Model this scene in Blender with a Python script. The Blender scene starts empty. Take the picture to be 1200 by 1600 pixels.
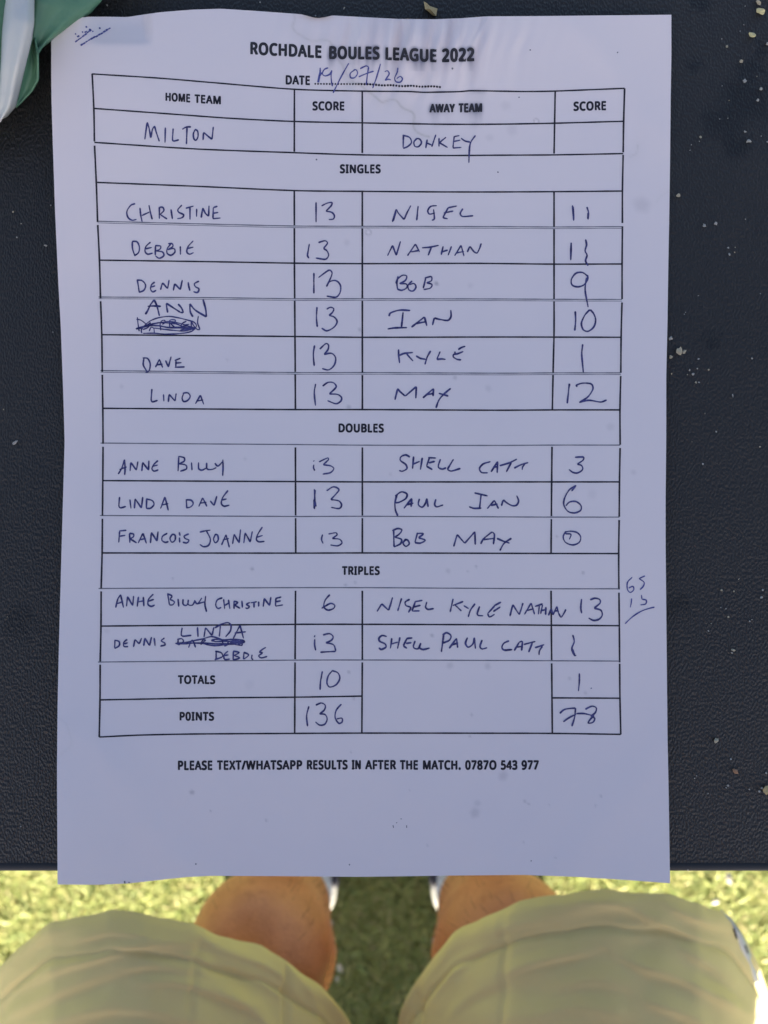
import bpy, bmesh, math, random
import numpy as np
from mathutils import Vector, Matrix, noise

random.seed(7)
RNG = np.random.default_rng(11)
sc = bpy.context.scene
COL = sc.collection

# ------------------------------------------------------------------ camera, sky, sun, exposure
F = 1215.0                 # focal length in photo pixels (photo is 1200 x 1600)
T = 0.72                   # height of the table top
D = 0.2664                 # lens above the table top
ZC = T + D
cam = bpy.data.cameras.new('camera')
cam.sensor_fit = 'VERTICAL'
cam.sensor_height = 24.0
cam.lens = 24.0 * F / 1600.0
cam.clip_start = 0.01
cam.clip_end = 500.0
cam.dof.use_dof = True
cam.dof.focus_distance = D
cam.dof.aperture_fstop = 6.5
camo = bpy.data.objects.new('camera', cam)
COL.objects.link(camo)
camo.location = (0, 0, ZC)
camo.rotation_euler = (0, 0, 0)
sc.camera = camo

SUN_EL = 29.0
SUN_AZ = 180.0             # sun stands behind the seated person, at -Y
w = bpy.data.worlds.new('World')
sc.world = w
w.use_nodes = True
nt = w.node_tree
bg = nt.nodes['Background']
sky = nt.nodes.new('ShaderNodeTexSky')
sky.sky_type = 'NISHITA'
sky.sun_disc = False
sky.sun_elevation = math.radians(SUN_EL)
sky.sun_rotation = math.radians(SUN_AZ)
sky.air_density = 0.60
sky.dust_density = 2.2
sky.ozone_density = 0.3
nt.links.new(sky.outputs[0], bg.inputs[0])
bg.inputs[1].default_value = 0.05

sun = bpy.data.lights.new('sun', 'SUN')
sun.energy = 5.0
sun.angle = math.radians(0.6)
sun.color = (1.0, 0.90, 0.66)
suno = bpy.data.objects.new('sun', sun)
COL.objects.link(suno)
suno.location = (0, -6, 4)
suno.rotation_euler = (math.radians(90 - SUN_EL), 0, math.radians(180 - SUN_AZ))

vs = sc.view_settings
vs.view_transform = 'Standard'
vs.look = 'None'
vs.exposure = 2.62
vs.gamma = 1.0
sc.cycles.max_bounces = 8

# ------------------------------------------------------------------ helpers
def P(px, py, z):
    d = ZC - z
    return Vector(((px - 600.0) / F * d, (800.0 - py) / F * d, z))

def link(o, parent=None):
    COL.objects.link(o)
    if parent is not None:
        o.parent = parent
    return o

def tag(o, label=None, cat=None, group=None, kind=None):
    if label: o['label'] = label
    if cat: o['category'] = cat
    if group: o['group'] = group
    if kind: o['kind'] = kind
    return o

def mesh_obj(name, verts, faces, mat=None, parent=None, smooth=False):
    me = bpy.data.meshes.new(name)
    me.from_pydata([tuple(v) for v in verts], [], faces)
    me.update()
    if smooth:
        me.polygons.foreach_set('use_smooth', [True] * len(me.polygons))
    if mat: me.materials.append(mat)
    return link(bpy.data.objects.new(name, me), parent)

def bm_obj(name, bm, mat=None, parent=None, smooth=False):
    me = bpy.data.meshes.new(name)
    bm.to_mesh(me); bm.free()
    if smooth:
        me.polygons.foreach_set('use_smooth', [True] * len(me.polygons))
    if mat: me.materials.append(mat)
    return link(bpy.data.objects.new(name, me), parent)

def empty(name, loc):
    o = bpy.data.objects.new(name, None)
    o.location = loc
    o.empty_display_size = 0.05
    return link(o)

class NT:
    """small node helper"""
    def __init__(self, name):
        self.m = bpy.data.materials.new(name)
        self.m.use_nodes = True
        self.t = self.m.node_tree
        self.b = self.t.nodes['Principled BSDF']
    def n(self, typ, **kw):
        nd = self.t.nodes.new(typ)
        for k, v in kw.items():
            if k.startswith('_'):
                setattr(nd, k[1:], v)
            else:
                nd.inputs[k.replace('__', ' ')].default_value = v
        return nd
    def l(self, a, b):
        self.t.links.new(a, b)
    def ramp(self, fac, stops):
        r = self.t.nodes.new('ShaderNodeValToRGB')
        els = r.color_ramp.elements
        while len(els) < len(stops): els.new(0.5)
        for e, (p, c) in zip(els, stops):
            e.position = p
            e.color = (c[0], c[1], c[2], 1) if isinstance(c, (tuple, list)) else (c, c, c, 1)
        self.l(fac, r.inputs[0])
        return r.outputs[0]
    def math(self, op, a, b=None):
        nd = self.t.nodes.new('ShaderNodeMath'); nd.operation = op
        for i, v in enumerate((a, b)):
            if v is None: continue
            if isinstance(v, (int, float)): nd.inputs[i].default_value = v
            else: self.l(v, nd.inputs[i])
        return nd.outputs[0]
    def mix(self, fac, a, b):
        nd = self.t.nodes.new('ShaderNodeMix'); nd.data_type = 'RGBA'
        if isinstance(fac, (int, float)): nd.inputs[0].default_value = fac
        else: self.l(fac, nd.inputs[0])
        for i, v in ((6, a), (7, b)):
            if isinstance(v, tuple): nd.inputs[i].default_value = (v[0], v[1], v[2], 1)
            else: self.l(v, nd.inputs[i])
        return nd.outputs[2]
    def coord(self, scale=(1, 1, 1), which='Object'):
        tc = self.t.nodes.new('ShaderNodeTexCoord')
        mp = self.t.nodes.new('ShaderNodeMapping')
        mp.inputs['Scale'].default_value = scale
        self.l(tc.outputs[which], mp.inputs[0])
        return mp.outputs[0]
    def noise(self, vec, scale, detail=3, rough=0.5, out=0):
        nd = self.t.nodes.new('ShaderNodeTexNoise')
        nd.inputs['Scale'].default_value = scale
        nd.inputs['Detail'].default_value = detail
        nd.inputs['Roughness'].default_value = rough
        if vec is not None: self.l(vec, nd.inputs['Vector'])
        return nd.outputs[out]
    def base(self, c):
        if isinstance(c, tuple): self.b.inputs['Base Color'].default_value = (c[0], c[1], c[2], 1)
        else: self.l(c, self.b.inputs['Base Color'])
    def rough(self, r):
        if isinstance(r, (int, float)): self.b.inputs['Roughness'].default_value = r
        else: self.l(r, self.b.inputs['Roughness'])
    def bump(self, h, dist, strength=1.0, chain=None):
        nd = self.t.nodes.new('ShaderNodeBump')
        nd.inputs['Strength'].default_value = strength
        nd.inputs['Distance'].default_value = dist
        self.l(h, nd.inputs['Height'])
        if chain is not None: self.l(chain, nd.inputs['Normal'])
        self.l(nd.outputs[0], self.b.inputs['Normal'])
        return nd.outputs[0]
    def spec(self, v):
        self.b.inputs['Specular IOR Level'].default_value = v

def attr_mat(name, attr):
    m = NT(name)
    a = m.t.nodes.new('ShaderNodeAttribute'); a.attribute_name = attr
    return m, a.outputs['Color']

# ------------------------------------------------------------------ materials
m = NT('table_plastic')
co = m.coord()
gc = m.coord((1.25, 0.72, 1.0))
g1 = m.noise(gc, 1250, 0.5, 0.4); g2 = m.noise(gc, 420, 2, 0.5)
grain = m.ramp(m.math('ADD', m.math('MULTIPLY', g1, 0.8), m.math('MULTIPLY', g2, 0.15)), [(0.32, 0.0), (0.64, 1.0)])
big = m.noise(co, 14, 4, 0.6)
fine = m.noise(co, 1500, 2)
# dark oily patches near the far right corner and one by the left
spots = [((1165, 155), 52), ((1130, 190), 40), ((1150, 225), 30), ((1172, 112), 26), ((1096, 4), 22), ((1085, 98), 14), ((1112, 534), 20), ((1192, 80), 20), ((30, 975), 34), ((1068, 945), 26)]
tot = None
wn = m.noise(co, 240, 4, 0.65, out=1)
wa = m.t.nodes.new('ShaderNodeVectorMath'); wa.operation = 'MULTIPLY_ADD'
m.l(wn, wa.inputs[0]); wa.inputs[1].default_value = (0.016, 0.016, 0); m.l(co, wa.inputs[2])
for (sx, sy), r in spots:
    c = P(sx, sy, T)
    dn = m.t.nodes.new('ShaderNodeVectorMath'); dn.operation = 'DISTANCE'
    m.l(wa.outputs[0], dn.inputs[0]); dn.inputs[1].default_value = (c.x + 0.008, c.y + 0.008, 0.0)
    v = m.math('SUBTRACT', 1.0, m.math('DIVIDE', dn.outputs['Value'], r / F * D))
    v = m.math('MAXIMUM', v, 0.0)
    tot = v if tot is None else m.math('MAXIMUM', tot, v)
stain = m.ramp(tot, [(0.0, 0.0), (0.55, 1.0)])
colr = m.mix(big, (0.0125, 0.0118, 0.011), (0.0235, 0.022, 0.0205))
colr = m.mix(m.math('MULTIPLY', stain, 0.85), colr, (0.0045, 0.0047, 0.005))
m.base(colr)
m.rough(m.math('ADD', m.math('MULTIPLY', big, 0.18), 0.38))
m.spec(0.42)
ch = m.bump(grain, 0.00024, 1.0)
MAT_TABLE = m.m

m = NT('dark_metal'); m.base((0.03, 0.03, 0.032)); m.rough(0.45); m.b.inputs['Metallic'].default_value = 0.7
MAT_METAL = m.m

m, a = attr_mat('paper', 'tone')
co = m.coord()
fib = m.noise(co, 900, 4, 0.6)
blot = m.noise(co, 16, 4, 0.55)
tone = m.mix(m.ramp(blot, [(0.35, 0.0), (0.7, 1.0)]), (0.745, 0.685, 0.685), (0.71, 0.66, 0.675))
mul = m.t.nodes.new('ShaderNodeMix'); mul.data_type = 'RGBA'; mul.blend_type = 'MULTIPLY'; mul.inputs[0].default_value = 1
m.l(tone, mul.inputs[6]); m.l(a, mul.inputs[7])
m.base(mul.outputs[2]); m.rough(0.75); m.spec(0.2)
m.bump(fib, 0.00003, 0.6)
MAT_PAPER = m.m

m = NT('printer_ink'); co = m.coord()
m.base(m.mix(m.noise(co, 1400, 2), (0.012, 0.012, 0.02), (0.035, 0.034, 0.045))); m.rough(0.6); m.spec(0.2)
MAT_PRINT = m.m
m = NT('thin_printer_ink'); m.base((0.16, 0.16, 0.19)); m.rough(0.7); m.spec(0.2)
MAT_THIN = m.m
m = NT('smeared_ink'); m.base(m.mix(m.noise(m.coord(), 900, 2), (0.02, 0.02, 0.026), (0.05, 0.05, 0.06))); m.rough(0.7); m.spec(0.2)
MAT_SMEAR = m.m
m = NT('ballpoint_ink'); co = m.coord()
m.base(m.mix(m.ramp(m.noise(co, 700, 3, 0.6), [(0.35, 0.0), (0.75, 1.0)]), (0.022, 0.022, 0.10), (0.085, 0.09, 0.26))); m.rough(0.45); m.spec(0.3)
MAT_PEN = m.m

def plain(name, c, r, var=0.15, scale=60, bump=None, spec=0.4):
    k = NT(name)
    n = k.noise(k.coord(), scale, 3)
    k.base(k.mix(n, tuple(x * (1 - var) for x in c), tuple(min(1, x * (1 + var)) for x in c)))
    k.rough(r); k.spec(spec)
    if bump: k.bump(k.noise(k.coord(), bump[0], 3), bump[1])
    return k.m

m = NT('worn_ballpoint_ink'); co = m.coord()
m.base(m.mix(m.ramp(m.noise(co, 700, 3, 0.6), [(0.35, 0.0), (0.75, 1.0)]), (0.035, 0.04, 0.20), (0.13, 0.14, 0.36))); m.rough(0.45); m.spec(0.3)
MAT_PEN2 = m.m

# ------------------------------------------------------------------ grass pitch (setting)
# (built in build_ground below)

# ------------------------------------------------------------------ score sheet: the curled A4 page
TOP = [(79,32),(138,26),(170,26),(200,26.5),(225,22.5),(250,19),(300,15),(345,13.5),(400,17),(440,20),(470,22),(481,25),(495,28.5),(508,27),(518,24),(555,26),(620,29.5),(680,30),(720,28.5),(760,25.5),(850,25),(950,24),(1049,23)]
BOT = [(90,1382),(150,1382.5),(200,1380.5),(240,1376),(290,1370.5),(330,1368.5),(440,1369),(560,1370),(640,1369),(700,1368),(820,1367),(900,1370),(980,1375),(1047,1380)]
LEF = [(79,32),(80,70),(80,110),(80.5,160),(82,210),(86,330),(91,440),(95,512),(99,620),(101,690),(99,760),(95,900),(92,1010),(90,1100),(89,1200),(89.5,1300),(90,1382)]
RIG = [(1049,23),(1049,90),(1048,150),(1047,250),(1045.5,350),(1044,430),(1043,500),(1041,590),(1041,680),(1040,780),(1040,850),(1041,950),(1042,1050),(1043,1150),(1045,1250),(1046,1320),(1047,1380)]

def smoothc(pts, k):
    """curve through pts as function of coordinate k, lightly rounded"""
    a = np.array(pts, float)
    t = (a[:, k] - a[0, k]) / (a[-1, k] - a[0, k])
    return t, a

def edge(pts, k, tt):
    t, a = smoothc(pts, k)
    f = np.linspace(0, 1, 1200)
    xs = [np.interp(f, t, a[:, j]) for j in (0, 1)]
    ker = np.hanning(23); ker /= ker.sum()
    out = []
    for j, x in enumerate(xs):
        lin = x[0] + (x[-1] - x[0]) * f
        r = np.pad(x - lin, 11, mode='constant')
        out.append(np.interp(tt, f, lin + np.convolve(r, ker, 'valid')))
    return np.stack(out, -1)

def gau(x, y, cx, cy, sx, sy):
    return np.exp(-((x - cx) / sx) ** 2 - ((y - cy) / sy) ** 2)

def sstep(a, b, x):
    t = np.clip((x - a) / (b - a), 0, 1)
    return t * t * (3 - 2 * t)

def H(x, y):
    """height of the page above the table top (m) at photo position x, y"""
    x = np.asarray(x, float); y = np.asarray(y, float)
    h = 0.0008 + 0.0062 * gau(x, y, 60, 10, 270, 300) + 0.0052 * gau(x, y, 60, 1400, 150, 260) + 0.0022 * gau(x, y, 1070, 1400, 240, 300)
    h = h + 0.0016 * gau(x, y, 60, 650, 90, 500) * 0.5 + 0.0022 * gau(x, y, 620, 0, 260, 110)
    # long soft waves from damp
    h = h + 0.0011 * (1 + np.sin(x / 105.0 + 0.6 * np.sin(y / 210.0) + 0.8)) * (0.45 + 0.55 * gau(x, y, 600, 100, 700, 420))
    h = h + 0.0012 * (1 + np.sin(y / 150.0 + x / 420.0))
    # cockled wet patch round the heading
    wx = x + 4 * np.sin(y / 31.0 + x / 80.0) + 2.2 * np.sin(y / 13.0 + 1.3) + (y - 60) * 0.10
    win = gau(x, y, 645, 62, 125, 66)
    h = h + 0.00085 * win * (np.sin(wx / 6.3) + 0.8 * np.sin(wx / 3.9 + 1.1 + y / 60.0) + 0.9 * np.sin(wx / 11.5 + 2.0)) + 0.0023 * win
    # finer cockle folds that radiate up from the 2022
    w2 = gau(x, y, 690, 70, 46, 34)
    h = h + 0.0005 * w2 * np.abs(np.sin((x + 0.35 * (y - 70)) / 10.0)) ** 0.7
    # soft vertical ridge below the torn nick and the diagonal crease on the right of the heading
    h = h + 0.0008 * gau(x, y, 556, 40, 9, 60)
    dcr = (x - 760) + (y - 26) * 0.55
    h = h + 0.0009 * sstep(-3, 3, dcr) * np.exp(-np.clip(dcr, 0, None) / 40.0) * gau(x, y, 748, 45, 60, 55)
    # turned-up fold near the top left corner
    fold = sstep(120, 160, x) * (1 - sstep(222, 240, x - 0.1 * (y - 40))) * (1 - sstep(60, 76, y))
    h = h - 0.0026 * fold * sstep(80, 22, y)
    # handling creases
    for ax_, ay_, bx_, by_, am_, wd_ in ((120, 1140, 310, 1375, .0007, 16), (1040, 1150, 880, 1380, .0006, 18), (880, 30, 1045, 210, .0005, 14), (95, 760, 250, 1010, .0004, 22), (640, 1230, 820, 1375, .0004, 24), (150, 250, 90, 420, .0004, 16)):
        L_ = math.hypot(bx_ - ax_, by_ - ay_); ux, uy = (bx_ - ax_) / L_, (by_ - ay_) / L_
        a_ = (x - ax_) * ux + (y - ay_) * uy; n_ = -(x - ax_) * uy + (y - ay_) * ux
        h = h + 0.6 * am_ * np.exp(-((n_ + 9 * np.sin(a_ / 47.0)) / (1.7 * wd_)) ** 2) * sstep(-60, 40, a_) * (1 - sstep(L_ - 40, L_ + 60, a_))
    return h

def S(px, py, dz=0.0):
    """point on the page (dz metres above it)"""
    h = H(px, py) + dz
    d = D - h
    return np.stack([(np.asarray(px, float) - 600) / F * d, (800 - np.asarray(py, float)) / F * d, T + h], -1)

NU, NV = 400, 520
u = np.linspace(0, 1, NU); v = np.linspace(0, 1, NV)
tp = edge(TOP, 0, u); bt = edge(BOT, 0, u); lf = edge(LEF, 1, v); rg = edge(RIG, 1, v)
U, V = np.meshgrid(u, v)
U3, V3 = U[..., None], V[..., None]
tl, tr, bl, br = tp[0], tp[-1], bt[0], bt[-1]
PX = (1 - V3) * tp[None] + V3 * bt[None] + (1 - U3) * lf[:, None] + U3 * rg[:, None] - ((1 - U3) * (1 - V3) * tl + U3 * (1 - V3) * tr + (1 - U3) * V3 * bl + U3 * V3 * br)
gx, gy = PX[..., 0], PX[..., 1]
pv = S(gx, gy).reshape(-1, 3)

def grid_faces(nu, nv, off=0):
    i = np.arange(nv - 1)[:, None] * nu + np.arange(nu - 1)[None] + off
    return np.stack([i, i + nu, i + nu + 1, i + 1], -1).reshape(-1, 4)

def np_mesh(name, verts, quads, mat, parent=None, smooth=True, flip=False):
    me = bpy.data.meshes.new(name)
    verts = np.asarray(verts, np.float32); quads = np.asarray(quads, np.int32)
    k = quads.shape[1]
    me.vertices.add(len(verts)); me.vertices.foreach_set('co', verts.ravel())
    me.loops.add(quads.size); me.loops.foreach_set('vertex_index', quads.ravel())
    me.polygons.add(len(quads))
    me.polygons.foreach_set('loop_start', np.arange(0, quads.size, k, dtype=np.int32))
    me.polygons.foreach_set('loop_total', np.full(len(quads), k, np.int32))
    if smooth: me.polygons.foreach_set('use_smooth', np.ones(len(quads), bool))
    me.update(calc_edges=True); me.validate()
    me.materials.append(mat)
    return link(bpy.data.objects.new(name, me), parent)

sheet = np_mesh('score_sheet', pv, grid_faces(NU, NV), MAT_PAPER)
tag(sheet, 'white handwritten league score sheet lying on the black table, its lower edge overhanging', 'paper')

# ------------------------------------------------------------------ ink on the page
TRIS = {}     # smear accumulator

def cat(pts, step=1.6):
    p = np.array(pts, float)
    if len(p) == 1: p = np.array([p[0], p[0] + (0.5, 0.3)])
    if len(p) == 2:
        n = max(2, int(np.hypot(*(p[1] - p[0])) / step) + 1)
        t = np.linspace(0, 1, n)[:, None]
        return p[0] * (1 - t) + p[1] * t
    q = np.vstack([2 * p[0] - p[1], p, 2 * p[-1] - p[-2]])
    out = []
    for i in range(1, len(q) - 2):
        a, b, c, d = q[i - 1], q[i], q[i + 1], q[i + 2]
        L = np.hypot(*(c - b))
        n = max(2, int(L / step) + 1)
        # tangents limited by the length of the segment so short turns stay tight
        def tan(p0, p1, l):
            tv = (p1 - p0) * 0.5; m = np.hypot(*tv)
            return tv * min(1, l * 0.9 / m) if m > 1e-6 else tv
        t1, t2 = tan(a, c, L), tan(b, d, L)
        t = np.linspace(0, 1, n, endpoint=False)[:, None]
        out.append((2*t**3-3*t**2+1)*b + (t**3-2*t**2+t)*t1 + (-2*t**3+3*t**2)*c + (t**3-t**2)*t2)
    out.append(p[-1:])
    return np.vstack(out)

class Ink:
    def __init__(self): self.v = []; self.f = []; self.n = 0; self.k = 0
    def stroke(self, pts, width, dz, vary=0.0, taper=True, step=1.6):
        c = cat(pts, step)
        self.k += 1
        dz = dz + 0.0000015 * (self.k % 24)
        t = np.gradient(c, axis=0)
        ln = np.hypot(t[:, 0], t[:, 1]); ln[ln < 1e-9] = 1
        nrm = np.stack([-t[:, 1], t[:, 0]], -1) / ln[:, None]
        n = len(c)
        wd = np.full(n, width * 0.5)
        if vary:
            ph = random.random() * 9
            wd *= 1 + vary * np.sin(np.arange(n) * 0.33 + ph) * 0.6 + vary * (RNG.random(n) - 0.5) * 0.6
        if taper and n > 3:
            wd[0] *= 0.55; wd[-1] *= 0.45
        a = c + nrm * wd[:, None]; b = c - nrm * wd[:, None]
        vv = np.empty((2 * n, 2)); vv[0::2] = a; vv[1::2] = b
        pts3 = S(vv[:, 0], vv[:, 1], dz)
        i = np.arange(n - 1) * 2
        self.f += (np.stack([i, i + 1, i + 3, i + 2], -1) + self.n).tolist()
        self.v.append(pts3); self.n += 2 * n
    def dot(self, x, y, r, dz, n=9):
        self.k += 1
        a = np.linspace(0, 2 * math.pi, n, endpoint=False)
        rr = r * (0.85 + 0.3 * RNG.random(n))
        q = S(x + rr * np.cos(a), y - rr * np.sin(a), dz + 0.0000015 * (self.k % 24))
        self.v.append(q); self.f.append([self.n + i for i in range(n)]); self.n += n
    def tris(self, xy, faces, dz):
        self.v.append(S(xy[:, 0], xy[:, 1], dz)); self.f += [[i + self.n for i in f] for f in faces]; self.n += len(xy)
    def build(self, name, mat):
        V_ = np.vstack(self.v)
        o = mesh_obj(name, V_.tolist(), self.f, mat, sheet)
        # every face must look up
        bm = bmesh.new(); bm.from_mesh(o.data)
        bmesh.ops.recalc_face_normals(bm, faces=bm.faces)
        for f in bm.faces:
            if f.normal.z < 0: f.normal_flip()
        bm.to_mesh(o.data); bm.free()
        return o

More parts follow.
